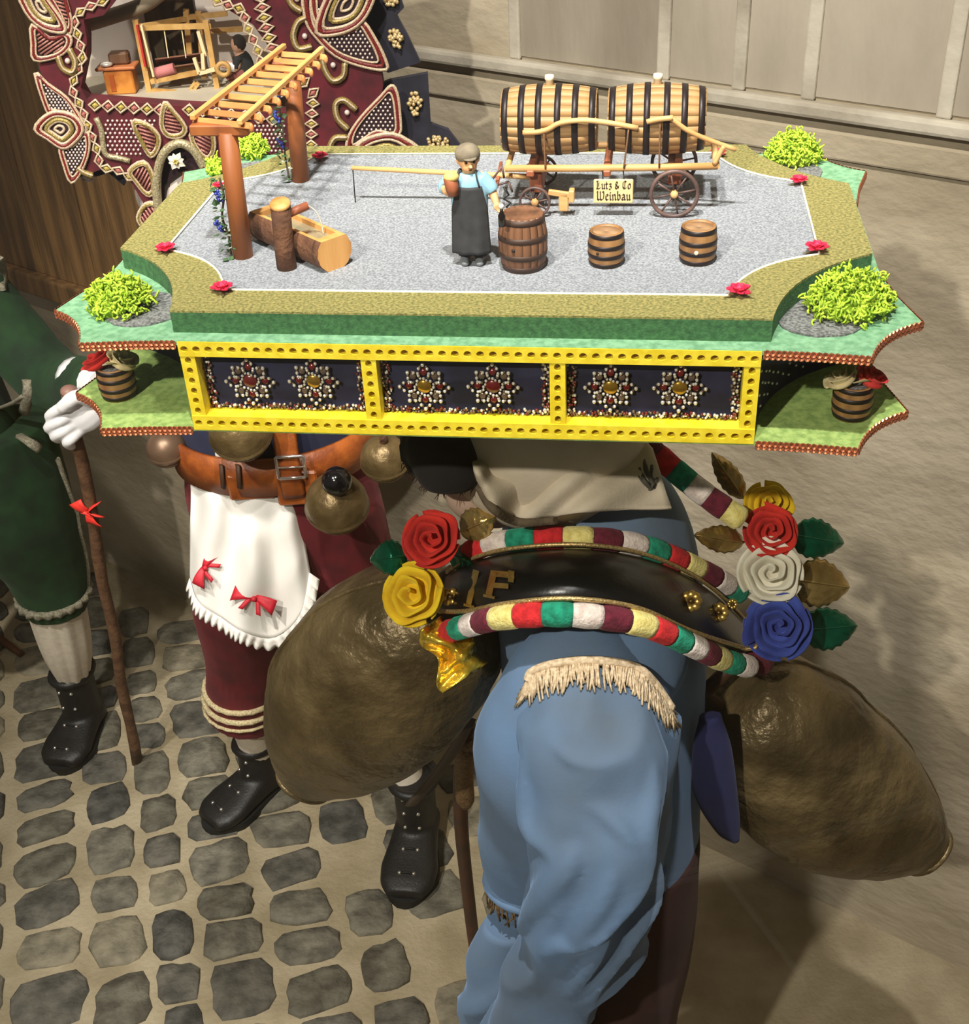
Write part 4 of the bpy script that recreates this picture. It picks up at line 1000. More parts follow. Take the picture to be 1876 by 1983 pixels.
# ---- loom scene
pine = M('pine_stick', S(206, 164, 98), .6, col2=S(178, 134, 70), vs=60); pink_c = M('pink_cloth', S(196, 120, 118), .85); red_c = M('red_cloth', S(186, 40, 36), .8); warp = M('brown_warp', S(132, 88, 66), .8, var=.2, vs=120); ivory = M('ivory_strip', S(234, 212, 166), .6)
LF, LB = .055, .115
loom = Thing('weaving_loom', 'miniature pine weaving loom with red and cream strips in the headdress window', 'loom', Vector((H(345, 190, LF).x, HY+LF, zf)))
def LB_(n, a, b, w_, h_, mat, da=LF, db=None):
    loom.add(n, MB().bar(H(*a, da), H(*b, da if db is None else db), w_, h_), [mat])
def on_floor(x, d): p = H(x, 190, d); return Vector((p.x, p.y, zf))
for (x0, y0, xb, d) in ((262, 38, 292, LF), (398, 40, 424, LF), (268, 60, 300, LB), (360, 18, 378, LB), (384, 22, 402, LB)):
    p = H(x0, y0, d); loom.add('post', MB().bar(on_floor(xb, d), p, .008, .008), [pine])
for (a, b, da, db) in (((266, 54), (404, 50), LF, LF), ((356, 34), (440, 26), LB, LB), ((268, 52), (362, 36), LF, LB), ((398, 60), (470, 56), LB, LB), ((292, 158), (392, 138), LF, LF), ((294, 176), (424, 184), LF, LF), ((404, 52), (384, 34), LF, LB), ((300, 150), (380, 120), LB, LB)):
    LB_('beam', a, b, .007, .007, pine, da, db)
LB_('red_strip', (266, 48), (282, 128), .009, .003, red_c, LF-.006); LB_('cream_strip', (274, 48), (298, 148), .008, .003, ivory, LF-.01)
loom.add('warp_sheet', MB().slab([H(300, 116, LF), H(392, 104, LF), H(392, 124, LB), H(304, 126, LB)], (0, 0, 1), .002), [warp]); loom.add('warp_sheet', MB().slab([H(300, 136, LF), H(390, 122, LF), H(386, 128, LB), H(304, 134, LB)], (0, 0, 1), .002), [warp])
loom.add('cloth_roll', MB().tube([H(300, 142, LF), H(338, 132, LF)], .008, 10), [pink_c])
LB_('reed', (384, 60), (398, 108), .008, .005, ivory, LF); LB_('reed', (376, 112), (386, 142), .006, .005, ivory, LF-.01); LB_('reed', (386, 142), (416, 134), .006, .005, ivory, LF-.01); LB_('reed', (392, 104), (394, 134), .006, .005, ivory, LF-.01)
for x in (318, 352): LB_('cord', (x, 58), (x+8, 112), .0014, .0014, ivory, LF)
loom.add('wheel', MB().lathe([(.006, -.003), (.012, -.003), (.012, .003), (.006, .003), (.006, -.003)], 20, H(432, 134, LF-.01), Matrix.Rotation(PI/2, 3, 'X'), cap=False), [pine])
for x in (372, 378): loom.add('foot', MB().bar(on_floor(x, LF), H(x+6, 160, LF), .006, .006), [pine])
tb_ = Thing('miniature_table', 'orange-brown miniature cabinet table holding a brown box beside the loom', 'table', Vector((H(236, 185, .06).x, HY+.06, zf)))
c = tb_.o; honey = M('honey_wood', S(206, 134, 52), .5, col2=S(170, 98, 34), vs=40)
tb_.add('body', MB().box(c+Vector((.004, 0, .018)), (.044, .03, .036), ch=.002), [honey]); tb_.add('top', MB().box(c+Vector((.002, 0, .0385)), (.06, .036, .005), ch=.0015), [M('tan_top', S(186, 112, 66), .5)])
tb_.add('drawer', MB().box(c+Vector((-.006, -.0155, .018)), (.007, .002, .024)), [M('rust_drawer', S(170, 80, 28), .5)])
bx_ = Thing('miniature_box', 'tiny brown box with a white dish on the miniature table', 'box', c+Vector((.004, 0, .041)))
bx_.add('body', MB().box(bx_.o+Vector((.003, .004, .009)), (.03, .02, .018), ch=.003), [M('brown_box', S(98, 66, 42), .6)]); bx_.add('dish', MB().sphere(bx_.o+Vector((-.014, -.012, .004)), .008, 10, 6, 0, (1.2, 1, .45)), [pearl])
# seated weaver figurine
wv = Thing('person', 'miniature seated weaver figurine in black bodice with white sleeves at the loom', 'person', Vector((H(470, 150, LF+.02).x, HY+LF+.02, zf)))
b = MB(); hc_ = H(460, 86, LF+.02); b.sphere(hc_, .0115, 12, 10, 0, (.9, .95, 1.1)); b.tube([hc_, hc_-Vector((0, 0, .016))], [.005, .0055], 8)
tor = [hc_-Vector((0, 0, .014)), hc_+Vector((.004, 0, -.026)), hc_+Vector((.006, 0, -.044))]
b.limb(tor, [(.011, .008), (.014, .011), (.014, .012)], 12); 
for s in (-1, 1): b.limb([tor[0]+Vector((0, s*.012, -.004)), tor[0]+Vector((-.006, s*.013, -.018)), tor[0]+Vector((-.024, s*.01, -.014))], [(.005, .005), (.0045, .0045), (.003, .003)], 8)
b.tube([tor[0]+Vector((-.024, -.01, -.014)), tor[0]+Vector((-.031, -.01, -.013))], [.0034, .002], 8)
b.limb([hc_+Vector((.006, 0, -.044)), hc_+Vector((-.012, 0, -.05)), Vector((hc_.x-.016, hc_.y, zf+.004))], [(.016, .013), (.015, .013), (.017, .014)], 12)
wv.add('body', fuse(b, .0013, 3), [M('weaver_skin', S(206, 158, 130), .6)])
wv.add('bodice', fuse(MB().limb(tor, [(.0125, .0095), (.0155, .0125), (.0155, .0135)], 12).limb([tor[0]+Vector((0, -.012, -.002)), tor[0]+Vector((-.007, -.014, -.017))], [(.0062, .0062), (.006, .006)], 8), .0013, 3), [M('black_cloth', S(26, 26, 26), .85)])
wv.add('sleeve', MB().limb([tor[0]+Vector((-.006, -.014, -.016)), tor[0]+Vector((-.019, -.012, -.015))], [(.0068, .0068), (.0062, .0062)], 10), [M('white_cloth', S(236, 232, 228), .8)])
wv.add('skirt', fuse(MB().limb([hc_+Vector((.008, 0, -.042)), hc_+Vector((-.008, 0, -.048)), Vector((hc_.x-.014, hc_.y, zf+.003))], [(.018, .015), (.0175, .015), (.021, .018)], 12), .0013, 3), [M('maroon_cloth', S(120, 66, 58), .85)])
wv.add('hair', MB().sphere(hc_+Vector((.002, .001, .002)), .0125, 12, 8, 0, (.9, 1, 1)), [M('dark_hair', S(44, 34, 28), .8)])
wv.e.location = wv.e.location
# ------------------------------------------------------------------ costumed mannequins
from mathutils.bvhtree import BVHTree
def bvh(mb): return BVHTree.FromPolygons([tuple(v) for v in mb.v], mb.f)
def hit(tree, x, y, lift=0.0, fallback=None):
    d = ray(x, y).normalized(); loc, nr, i, dist = tree.ray_cast(CPOS, d)
    if loc is None: return fallback
    return loc-d*lift
leather = M('tan_leather', S(160, 84, 30), .45, col2=S(118, 56, 18), vs=26, bump=.25, bs=160); leatherd = M('dark_leather', S(70, 44, 26), .6); steel = M('nickel_buckle', S(214, 200, 190), .2, .9); blackb = M('black_boot', S(24, 22, 22), .5, var=.2, vs=60, bump=.3, bs=200); soleb = M('boot_sole', S(16, 15, 15), .7); lace = M('boot_lace', S(20, 18, 18), .7); eyelet = M('eyelet', S(220, 214, 204), .2, .9)
knit = M('cream_knit', S(226, 214, 196), .9, var=.08, vs=60, bump=.3, bs=300)
redv = M('red_trouser_cloth', S(96, 10, 22), .85, col2=S(72, 6, 14), vs=18, sheen=.3); whitel = M('white_linen', S(236, 232, 226), .85, var=.03, vs=20, bump=.15, bs=300); creamb = M('cream_braid', S(206, 190, 150), .8, col2=S(160, 144, 106), vs=250, bump=.8, bs=250); redrib = M('red_ribbon', S(186, 26, 44), .6, var=.15, vs=80)
mannskin = M('mannequin_skin', S(196, 166, 146), .6, var=.05, vs=20)
brass = M('aged_brass', S(138, 116, 78), .42, .55, col2=S(92, 74, 44), vs=14, bump=.3, bs=40, rvar=.12, detail=6)
def boot(t, heel, toe, ankle, shaft_h=.15, w=.047, laces=5):
    heel, toe = Vector((heel.x, heel.y, 0)), Vector((toe.x, toe.y, 0)); f = (toe-heel).normalized(); L = (toe-heel).length; s = Vector((-f.y, f.x, 0)); up = Vector((0, 0, 1)); b = MB()
    secs = [(.03, .7, .05), (.12, .78, .075), (.3, .82, .082), (.5, .92, .066), (.7, 1.06, .052), (.86, .98, .044), (.97, .68, .034)]
    R = []
    for (q, ww, hh) in secs:
        c = heel+f*(L*q); R.append([c+s*(w*ww*math.copysign(abs(math.cos(a))**.8, math.cos(a)))+up*(.012+hh*(.5+.5*math.copysign(abs(math.sin(a))**.8, math.sin(a)))) for a in [2*PI*k/18 for k in range(18)]])
    b.rings(R, True)
    ank = Vector((ankle.x, ankle.y, 0)); base = heel+f*(L*.24)
    b.limb([base+up*.04, base.lerp(ank, .6)+up*.09, ank+up*shaft_h], [(w*.82, w*1.15), (w*.74, w*.98), (w*.78, w*.92)], 16, ref=f)
    fm = fuse(b, .005, 6); bt = t.add('boot', fm, [blackb])
    out = []
    for k in range(28):
        a = 2*PI*k/28; q = .5+.5*math.cos(a); ww = .82+.3*math.exp(-((q-.72)/.22)**2); out.append(heel+f*(L*(-.02+1.04*q))+s*(w*ww*math.copysign(abs(math.sin(a))**.75, math.sin(a))))
    t.add('sole', MB().prism([(p.x, p.y) for p in out], .0, .022), [soleb], bt)
    tr_ = bvh(fm)
    t.add('boot_collar', MB().tube([ank+up*(shaft_h-.003)+f*(w*.92*math.cos(2*PI*k/24))+s*(w*.78*math.sin(2*PI*k/24)) for k in range(24)], .0115, 8, closed=True), [blackb], bt)
    for k in range(laces):
        q = k/(laces-1); c = (heel+f*(L*(.34+.24*(1-q))) if q < .5 else heel+f*(L*(.46-.12*(q-.5)*2)))
        c = heel.lerp(toe, .64-.2*q); zz = .3; pts = []
        for sd in (-1, 1):
            o_ = c+s*(.016*sd)+up*(.3); loc, nr, i, d_ = tr_.ray_cast(c+s*(.016*sd)+f*.14+up*(.11+.16*q), (-f-up*(.55-.5*q)).normalized())
            if loc: t.add('eyelet', MB().sphere(loc, .0048, 8, 6), [eyelet], bt); pts.append(loc)
        if len(pts) == 2: t.add('lace', MB().tube([pts[0], (pts[0]+pts[1])/2+Vector((0, 0, .004)), pts[1]], .0028, 5), [lace], bt)
    return bt
def sleigh(name, label, c, r, axis, mats, group=None, open_dir=None):
    t = Thing(name, label, 'bell', c-Vector((0, 0, r)), group=group); axis = Vector(axis).normalized(); x_, y_ = frame_of(axis, Vector((0, 1, 0))); R = Matrix((x_, y_, axis)).transposed()
    prof = []
    for i in range(57):
        a = PI*i/56; rr = r*math.sin(a); z = -r*math.cos(a)
        if abs(z+r*.34) < r*.06: rr *= .66
        if abs(z+r*.15) < r*.06: rr *= 1.045
        prof.append((max(rr, .0005), z*1.02))
    t.add('bell_body', MB().lathe(prof, 28, c, R, cap=False), [mats])
    t.add('mouth_lip', MB().tube([c+R@Vector((math.cos(a)*r*.965, math.sin(a)*r*.965, -r*.26)) for a in [2*PI*k/32 for k in range(32)]], r*.035, 6, closed=True), [mats])
    t.add('hanger', MB().tube(catmull([c+axis*r*.9, c+axis*r*1.15+x_*r*.1, c+axis*r*1.3], 4), r*.16, 8), [leatherd])
    return t
# ---------------- middle mannequin: red trousers, white apron
P0 = Vector((-.385, 2.0, 0))
mid = Thing('person', 'mannequin in red trousers with white frilled apron and wide tan leather belt', 'person', P0)
aL, aR = W(508, 1430, 2.13), W(796, 1530, 1.99); hL, tL = WZ(548, 1505, 0), WZ(402, 1612, 0); hR, tR = WZ(820, 1585, 0), WZ(784, 1758, 0)
aL = Vector((hL.x, hL.y, 0)).lerp(Vector((tL.x, tL.y, 0)), .22); aR = Vector((hR.x, hR.y, 0)).lerp(Vector((tR.x, tR.y, 0)), .22)
hipL, hipR = Vector((-.46, 2.02, .9)), Vector((-.30, 2.0, .9))
hemL = W(474, 1372, 2.1); hemR = W(752, 1440, 2.0)
b = MB(); headc = Vector((W(368, 395, 1.97).x, 1.99, 1.56))
b.sphere(headc, .098, 20, 16, 0, (.86, 1.0, 1.18)); b.sphere(headc+Vector((0, -.03, -.055)), .06, 14, 10)
b.tube([headc+Vector((0, -.088, .02)), headc+Vector((.004, -.122, -.018)), headc+Vector((.004, -.096, -.03))], [.012, .017, .014], 10)
b.tube([headc+Vector((-.03, -.088, -.058)), headc+Vector((0, -.1, -.056)), headc+Vector((.03, -.088, -.058))], .009, 8)
for s in (-1, 1): b.sphere(headc+Vector((s*.084, .01, -.01)), .022, 10, 8, 0, (.5, .9, 1.3))
b.tube([headc-Vector((0, 0, .06)), headc+Vector((.02, .01, -.17))], [.055, .062], 14)
b.limb([Vector((-.40, 2.0, 1.42)), Vector((-.39, 2.0, 1.32)), Vector((-.385, 2.0, 1.08)), Vector((-.385, 2.0, .92))], [(.10, .07), (.18, .105), (.15, .115), (.165, .12)], 20)
for s, hp, an, hm in ((-1, hipL, aL, hemL), (1, hipR, aR, hemR)):
    b.limb([hp, (hp+hm)/2+Vector((0, -.02, .02)), Vector((an.x, an.y, .32)).lerp(hm, .5), an+Vector((0, 0, .1))], [(.085, .085), (.062, .062), (.032, .032), (.026, .026)], 14)
    sh = Vector((-.40+s*.18, 2.0, 1.35)); el = Vector((-.39+s*.21, 2.12, 1.13)); hd = Vector((-.39+s*.06, 2.17, 1.0))
    b.limb([sh, el, hd], [(.05, .05), (.042, .042), (.03, .028)], 12); b.sphere(hd+Vector((-s*.03, .01, -.02)), .038, 10, 8, 0, (1, .5, 1))
    for k in range(5): o_ = hd+Vector((-s*.045, .012, -.045+.016*k)); b.tube([o_, o_+Vector((-s*.03, .004, -.012)), o_+Vector((-s*.05, -.004, -.022))], [.009, .0085, .0065], 8)
mid.add('body', fuse(b, .008, 5), [M('white_mask_skin', S(226, 212, 204), .5)])
for s in (-1, 1): mid.add('eye', MB().sphere(headc+Vector((s*.033, -.086, .012)), .012, 10, 8, 0, (1.3, .6, .6)), [M('painted_eye', S(54, 44, 42), .3)])
mid.add('lips', MB().tube([headc+Vector((-.022, -.099, -.058)), headc+Vector((0, -.108, -.055)), headc+Vector((.022, -.099, -.058))], [.003, .006, .003], 8), [M('red_lips', S(150, 40, 44), .4)])
# jacket
jk = MB(); jk.limb([Vector((-.40, 2.0, 1.43)), Vector((-.40, 2.0, 1.36)), Vector((-.39, 2.0, 1.2)), Vector((-.385, 2.0, 1.05))], [(.07, .07), (.185, .115), (.175, .13), (.168, .128)], 24)
for s in (-1, 1): jk.limb([Vector((-.40+s*.17, 2.0, 1.36)), Vector((-.39+s*.215, 2.12, 1.13)), Vector((-.39+s*.08, 2.165, 1.01))], [(.065, .065), (.055, .055), (.042, .04)], 14)
jkf = fuse(jk, .008, 5); mid.add('jacket', jkf, [M('navy_jacket', S(30, 34, 62), .85, sheen=.3, var=.2, vs=20)])
# trousers
def wr(amp, sc): return lambda q, t_, a: amp*fbm(Vector((q.x, q.y, q.z*.5)), sc)
tr_mb = MB()
tr_mb.limb([Vector((-.385, 2.0, 1.08)), Vector((-.385, 2.0, .95)), Vector((-.385, 2.0, .8))], [(.165, .128), (.185, .14), (.16, .12)], 28)
tr_mb.limb([hipL+Vector((0, 0, .02)), hipL.lerp(hemL, .36)+Vector((-.01, -.02, 0)), hipL.lerp(hemL, .7), hemL], [(.105, .115), (.1, .108), (.092, .092), (.091, .091)], 24, disp=wr(.006, 9))
tr_mb.limb([hipR+Vector((0, 0, .02)), hipR.lerp(hemR, .36)+Vector((.01, -.02, 0)), hipR.lerp(hemR, .7), hemR], [(.105, .115), (.095, .105), (.079, .08), (.078, .079)], 24, disp=wr(.006, 9))
trf = fuse(tr_mb, .006, 5); trou = mid.add('trousers', trf, [redv])
trt = bvh(trf)
def hemring(c, z, mat, name, rad, par):
    pts = []
    for k in range(44):
        d = Vector((math.cos(2*PI*k/44), math.sin(2*PI*k/44), 0)); loc, nr, i, ds = trt.ray_cast(Vector((c.x, c.y, z))+d*.14, -d)
        if loc and (loc-Vector((c.x, c.y, z))).length < .135: pts.append(loc+d*(.001+.0015*(k % 2)))
    if len(pts) > 20: mid.add(name, MB().tube(pts, rad, 6, closed=True), [mat], par)
for hm, hp in ((hemL, hipL), (hemR, hipR)):
    ax_ = (hp-hm).normalized()
    for dz, rd in ((.024, .0045), (.052, .0075), (.084, .0075)): hemring(hm+(hp-hm)*(dz/(hp.z-hm.z)), hm.z+dz, creamb, 'braid_band', rd, trou)
mid.add('tassel', MB().tube([W(535, 1415, 2.08), W(537, 1440, 2.08), W(540, 1462, 2.08)], [.009, .006, .012], 8), [creamb], trou)
for hm, an in ((hemL, aL), (hemR, aR)):
    mid.add('stocking', MB().limb([hm+Vector((0, 0, .05)), hm.lerp(an+Vector((0, 0, .14)), .5), an+Vector((0, 0, .13))], [(.05, .052), (.044, .046), (.04, .042)], 24, disp=lambda q, t_, a: .0012*math.sin(a*12)), [knit])
boot(mid, hL, tL, aL, .17, .058, 7); boot(mid, hR, tR, aR, .2, .062, 7)
# apron
topc = [(370, 905), (420, 925), (480, 948), (530, 962), (575, 968)]; botc = [(368, 1118), (385, 1165), (428, 1195), (470, 1222), (530, 1234), (580, 1190), (600, 1108)]
tp_ = catmull([Vector((x, y, 0)) for x, y in topc], 10); bt_ = catmull([Vector((x, y, 0)) for x, y in botc], 10)
def samp(L, u): q = u*(len(L)-1); i = min(int(q), len(L)-2); return L[i].lerp(L[i+1], q-i)
def apron(u, v):
    a, b_ = samp(tp_, u), samp(bt_, u); p = a.lerp(b_, v)
    fold = .013*math.sin(u*19+v*1.6)*(1-.35*v)+.016*math.exp(-((u-.55-.1*v)/.1)**2)*math.sin(v*8)*(1-v*.5)+.010*noise.noise(Vector((u*5, v*3, 4)))
    Y = 1.853+.10*abs(u-.6)**2.2*2.2-.038*v+fold*min(1, v*5)
    return W(p.x, p.y, Y)
am = MB().grid(apron, 46, 40); apo = mid.add('apron', am, [whitel], solid=.003, offset=0)
def frill(u, v):
    p = apron(u, 1); q = apron(u, .97); d = (p-q).normalized(); c = apron(min(1, u+.02), 1)-apron(max(0, u-.02), 1)
    side = c.normalized().cross(Vector((0, -1, 0))); side = side if side.dot(d) > -.2 else -side
    out = (d*.6+side*.8).normalized() if side.length > 0 else d
    return p+out*(.024*v)+Vector((0, -.006*math.sin(u*150)*v-.002, 0))
mid.add('apron_frill', MB().grid(frill, 180, 4), [whitel], apo, solid=.002, offset=0)
at_ = bvh(am)
for (x, y, s, r_) in ((398, 1100, 1.0, -1.1), (492, 1160, 1.15, .35)):
    c = hit(at_, x, y, .006); ex = (RT*math.cos(r_)-UPV*math.sin(r_)); ey = (RT*math.sin(r_)+UPV*math.cos(r_)); mb = MB(); k_ = .036*s
    for sd in (-1, 1):
        mb.grid(lambda u, v, sd=sd: c+ex*sd*(u*k_)+ey*((v-.5)*k_*(.22+.5*u)+.1*k_-.18*k_*u*u)-FWD*(.004*math.sin(u*3.1)), 6, 4)
        mb.grid(lambda u, v, sd=sd: c+ex*sd*(.18*k_+u*k_*.25+(v-.5)*k_*.22)-ey*(u*k_*.62)-FWD*.001, 5, 3)
    mb.sphere(c-FWD*.003, .005*s, 8, 6); mid.add('ribbon_bow', mb, [redrib], apo, solid=.0012)
# belt
def beltp(a, z, rx=.183, ry=.152): return Vector((-.385+rx*math.cos(a), 2.0+ry*math.sin(a), z))
mb = MB(); n_ = 60
mb.rings([[beltp(2*PI*k/n_, z, rx, ry) for (z, rx, ry) in ((1.046, .18, .148), (1.046, .19, .158), (1.084, .192, .16), (1.12, .188, .156), (1.12, .18, .148))] for k in range(n_)], False, closed_path=True)
belt = mid.add('belt', mb, [leather])
bt2 = bvh(mb)
for (x, wd) in ((428, 6), (460, 6)):
    for_z = [hit(bt2, x+dx, y, .003) for dx, y in ((0, 880), (0, 900), (2, 925), (4, 945))]; for_z = [p for p in for_z if p]
    if len(for_z) > 1: mid.add('belt_loop', MB().tube(for_z, .006, 6, flat=.5), [leatherd], belt)
c = hit(bt2, 562, 915, .004) or W(562, 915, 1.84)
mid.add('belt_pouch', MB().box(c+Vector((.008, .004, -.035)), (.075, .012, .07), ch=.004), [leather], belt)
mid.add('belt_flap', MB().box(c+Vector((-.075, .01, -.03)), (.08, .012, .055), ch=.004), [leather], belt)
st = mid.add('vertical_strap', MB().tube(catmull([c+Vector((.0, .035, .16)), c+Vector((0, -.002, .06)), c+Vector((0, -.008, .0)), c+Vector((0.002, -.004, -.05))], 5), .021, 8, flat=.18, ref=Vector((0, 1, 0))), [leather])
bc = W(563, 905, c.y-.014); k_ = .024
fr = [bc+Vector((sx*k_, 0, sz*k_*.86)) for sx, sz in ((-1, -1), (-.9, -1.06), (.9, -1.06), (1, -1), (1, 1), (.9, 1.06), (-.9, 1.06), (-1, 1))]
bk = mid.add('buckle', MB().tube(fr, .0032, 8, closed=True), [steel], st); mid.add('buckle_prong', MB().tube([bc+Vector((-k_, 0, 0)), bc+Vector((k_, -.002, .001))], .002, 6), [steel], st)
whitep = M('white_piping', S(222, 218, 206), .7)
jt = bvh(jkf)
for pts in (((415, 845), (425, 862), (424, 880), (432, 895)), ((690, 846), (672, 868), (640, 885), (605, 898))):
    pp = [hit(jt, x, y, .006, W(x, y, 1.86)) for x, y in pts]; mid.add('jacket_piping', MB().tube(catmull(pp, 4), .007, 6), [whitep])
sleigh('sleigh_bell', 'round brass bell with black knob hanging from the tan belt front', W(652, 975, 1.79), .055, (.05, -.35, 1), brass, 'brass bells at the leather belt')
kn = W(652, 932, 1.76); mid.add('black_knob', MB().sphere(kn, .026, 14, 10), [M('gloss_black', S(14, 12, 14), .12, spec=.7)])
sleigh('sleigh_bell', 'dull copper-brown bell hanging at the belt end beside the cobbled wall', W(322, 868, 1.93), .036, (0, -.2, 1), M('brown_bell', S(122, 96, 76), .4, .5, var=.2, vs=20), 'brass bells at the leather belt')
sleigh('sleigh_bell', 'brass bell half hidden under the tray above the belt, slit showing', W(465, 835, 1.79), .052, (0, -.5, 1), brass, 'brass bells at the leather belt')
sleigh('sleigh_bell', 'dark brass bell between the belt and the black beard', W(745, 888, 1.80), .042, (0, -.3, 1), brass, 'brass bells at the leather belt')
# ---------------- left mannequin: green suit, white glove, walking stick
greenv = M('green_cloth', S(24, 58, 24), .9, col2=S(14, 38, 16), vs=16, sheen=.25); greend = M('dark_green_cloth', S(20, 34, 18), .9, col2=S(12, 22, 12), vs=16, sheen=.15); fringe_m = M('grey_lace', S(150, 144, 124), .85, col2=S(108, 102, 84), vs=200, bump=.6, bs=250); glove = M('white_glove', S(232, 230, 232), .8, var=.04, vs=40)
hG, tG = WZ(188, 1385, 0), WZ(116, 1500, 0); aG = hG.lerp(tG, .22)
PL = Vector((-1.2, 2.33, 0)); left = Thing('person', 'mannequin in dark green suit and knee breeches with a white glove', 'person', PL)
hemG = W(112, 1178, 2.31); hipG = W(15, 865, 2.33)
b = MB(); hdc = Vector((-1.22, 2.33, 1.55)); b.sphere(hdc, .098, 18, 14, 0, (.86, 1, 1.18)); b.sphere(hdc+Vector((.02, -.03, -.06)), .058, 12, 10); b.tube([hdc+Vector((.03, -.085, .02)), hdc+Vector((.04, -.118, -.02)), hdc+Vector((.03, -.09, -.03))], [.012, .016, .013], 8)
b.tube([hdc-Vector((0, 0, .06)), hdc-Vector((0, -.01, .18))], [.055, .062], 12)
b.limb([Vector((-1.22, 2.33, 1.4)), Vector((-1.22, 2.33, 1.3)), Vector((-1.2, 2.33, 1.05)), Vector((-1.2, 2.33, .86))], [(.1, .07), (.19, .11), (.15, .115), (.165, .12)], 18)
h2 = hipG+Vector((-.19, .03, 0)); f2 = Vector((aG.x-.36, aG.y+.12, 0))
for hp, kn_, an in ((hipG, hemG+Vector((0, 0, .06)), aG), (h2, hemG+Vector((-.32, .08, .06)), f2)):
    b.limb([hp, (hp+kn_)/2, kn_, an+Vector((0, 0, .1))], [(.088, .088), (.066, .066), (.036, .038), (.028, .03)], 14)
wr_ = W(205, 752, 2.02); shG = Vector((-1.04, 2.33, 1.32)); elG = Vector((-.86, 2.22, 1.12))
b.limb([shG, elG, wr_], [(.052, .052), (.042, .042), (.03, .028)], 12); b.limb([Vector((-1.4, 2.33, 1.32)), Vector((-1.45, 2.3, 1.08)), Vector((-1.42, 2.2, .9))], [(.052, .052), (.042, .042), (.03, .028)], 12)
left.add('body', fuse(b, .008, 5), [mannskin])
jk = MB(); jk.limb([Vector((-1.22, 2.33, 1.41)), Vector((-1.22, 2.33, 1.33)), Vector((-1.2, 2.33, 1.12)), Vector((-1.19, 2.33, .92)), Vector((-1.19, 2.33, .84))], [(.07, .07), (.2, .125), (.19, .145), (.195, .155), (.19, .15)], 26, disp=wr(.006, 8))
jk.limb([shG, elG, elG.lerp(wr_, .85)], [(.078, .078), (.066, .066), (.05, .048)], 16, disp=wr(.006, 14)); jk.limb([Vector((-1.4, 2.33, 1.32)), Vector((-1.45, 2.3, 1.08)), Vector((-1.42, 2.22, .93))], [(.078, .078), (.066, .066), (.05, .048)], 14)
jkf = fuse(jk, .008, 5); left.add('jacket', jkf, [greenv]); jt = bvh(jkf)
br = MB(); br.limb([hipG+Vector((-.03, 0, .05)), hipG.lerp(hemG, .36)+Vector((-.015, -.02, 0)), hipG.lerp(hemG, .7), hemG], [(.135, .14), (.122, .128), (.096, .1), (.074, .076)], 26, disp=wr(.006, 9))
br.limb([h2+Vector((0, 0, .05)), h2.lerp(hemG+Vector((-.32, .08, 0)), .5), hemG+Vector((-.32, .08, 0))], [(.13, .13), (.11, .11), (.075, .075)], 20)
brf = fuse(br, .007, 5); bre = left.add('breeches', brf, [greenv]); btree = bvh(brf)
pp = [hit(btree, x, y, .004) for x, y in ((78, 915), (92, 960), (112, 1020), (132, 1080), (148, 1140))]; pp = [p for p in pp if p]
pp2 = []
for i in range(41):                    # side trim: find the silhouette edge of the leg row by row
    y = 888+i*6.6; x = 60+i*2.4; best = None
    for dx in range(0, 90, 3):
        h_ = hit(btree, x+40-dx+10, y, .003)
        if h_: best = h_; break
    if best: pp2.append(best)
if len(pp2) > 3: left.add('side_trim', MB().tube(pp2[::4], .007, 6), [fringe_m], bre)
mb = MB(); n_ = 70; mb.rings([[hemG+Vector((math.cos(a)*(r+.004*math.sin(k*1.9)), math.sin(a)*(r+.004*math.sin(k*1.9)), z)) for (r, z) in ((.076, .052), (.086, .05), (.088, .036), (.078, .034))] for k, a in [(k, 2*PI*k/n_) for k in range(n_)]], False, closed_path=True)
left.add('knee_fringe', mb, [fringe_m], bre)
left.add('stocking', MB().limb([hemG+Vector((0, 0, .03)), hemG.lerp(aG+Vector((0, 0, .17)), .5), aG+Vector((0, 0, .17))], [(.066, .068), (.058, .06), (.036, .039)], 40, k=8, disp=lambda q, t_, a: .0028*(1 if math.sin(a*11) > 0 else -1)*(1-.2*t_)), [knit])
boot(left, hG, tG, aG, .2, .06, 6); boot(left, Vector((f2.x, f2.y+.08, 0)), Vector((f2.x-.06, f2.y-.2, 0)), f2, .14, .052, 5)
for pts in (((0, 790), (30, 778), (48, 765)), ((52, 735), (54, 765), (46, 800)), ((28, 838), (52, 852), (78, 870)), ((-5, 500), (4, 530), (0, 560))):
    pp = [hit(jt, x, y, .005, W(x, y, 2.2)) for x, y in pts]; left.add('lace_trim', MB().tube(catmull(pp, 4), .011, 6, flat=.4), [fringe_m])
# gloved hand: palm, four fingers folded over the stick, thumb over the top
g = MB(); hc_ = W(160, 800, 2.0); HYg = 2.0
def G(x, y, d=0.0): return W(x, y, HYg+d)
g.limb([wr_, G(188, 775, .01), G(158, 800, 0), G(128, 815, -.005)], [(.026, .02), (.034, .022), (.04, .022), (.03, .018)], 14, ref=Vector((0, 1, 0)))
for (k, pts) in enumerate((((150, 782), (118, 790), (96, 806)), ((150, 800), (116, 815), (94, 828)), ((155, 815), (124, 834), (106, 845)), ((162, 828), (138, 850), (130, 858)))):
    g.tube(catmull([G(pts[0][0], pts[0][1], .0), G(pts[1][0], pts[1][1], -.028), G(pts[2][0], pts[2][1], -.022), G(pts[2][0]+10, pts[2][1]+6, .002)], 4), [.0105]*5+[.0102]*4+[.0095]*3+[.008], 10)
g.tube(catmull([G(178, 776, -.01), G(150, 768, -.026), G(128, 782, -.032), G(118, 792, -.03)], 4), [.014]*4+[.0135]*4+[.012]*4+[.009], 10)
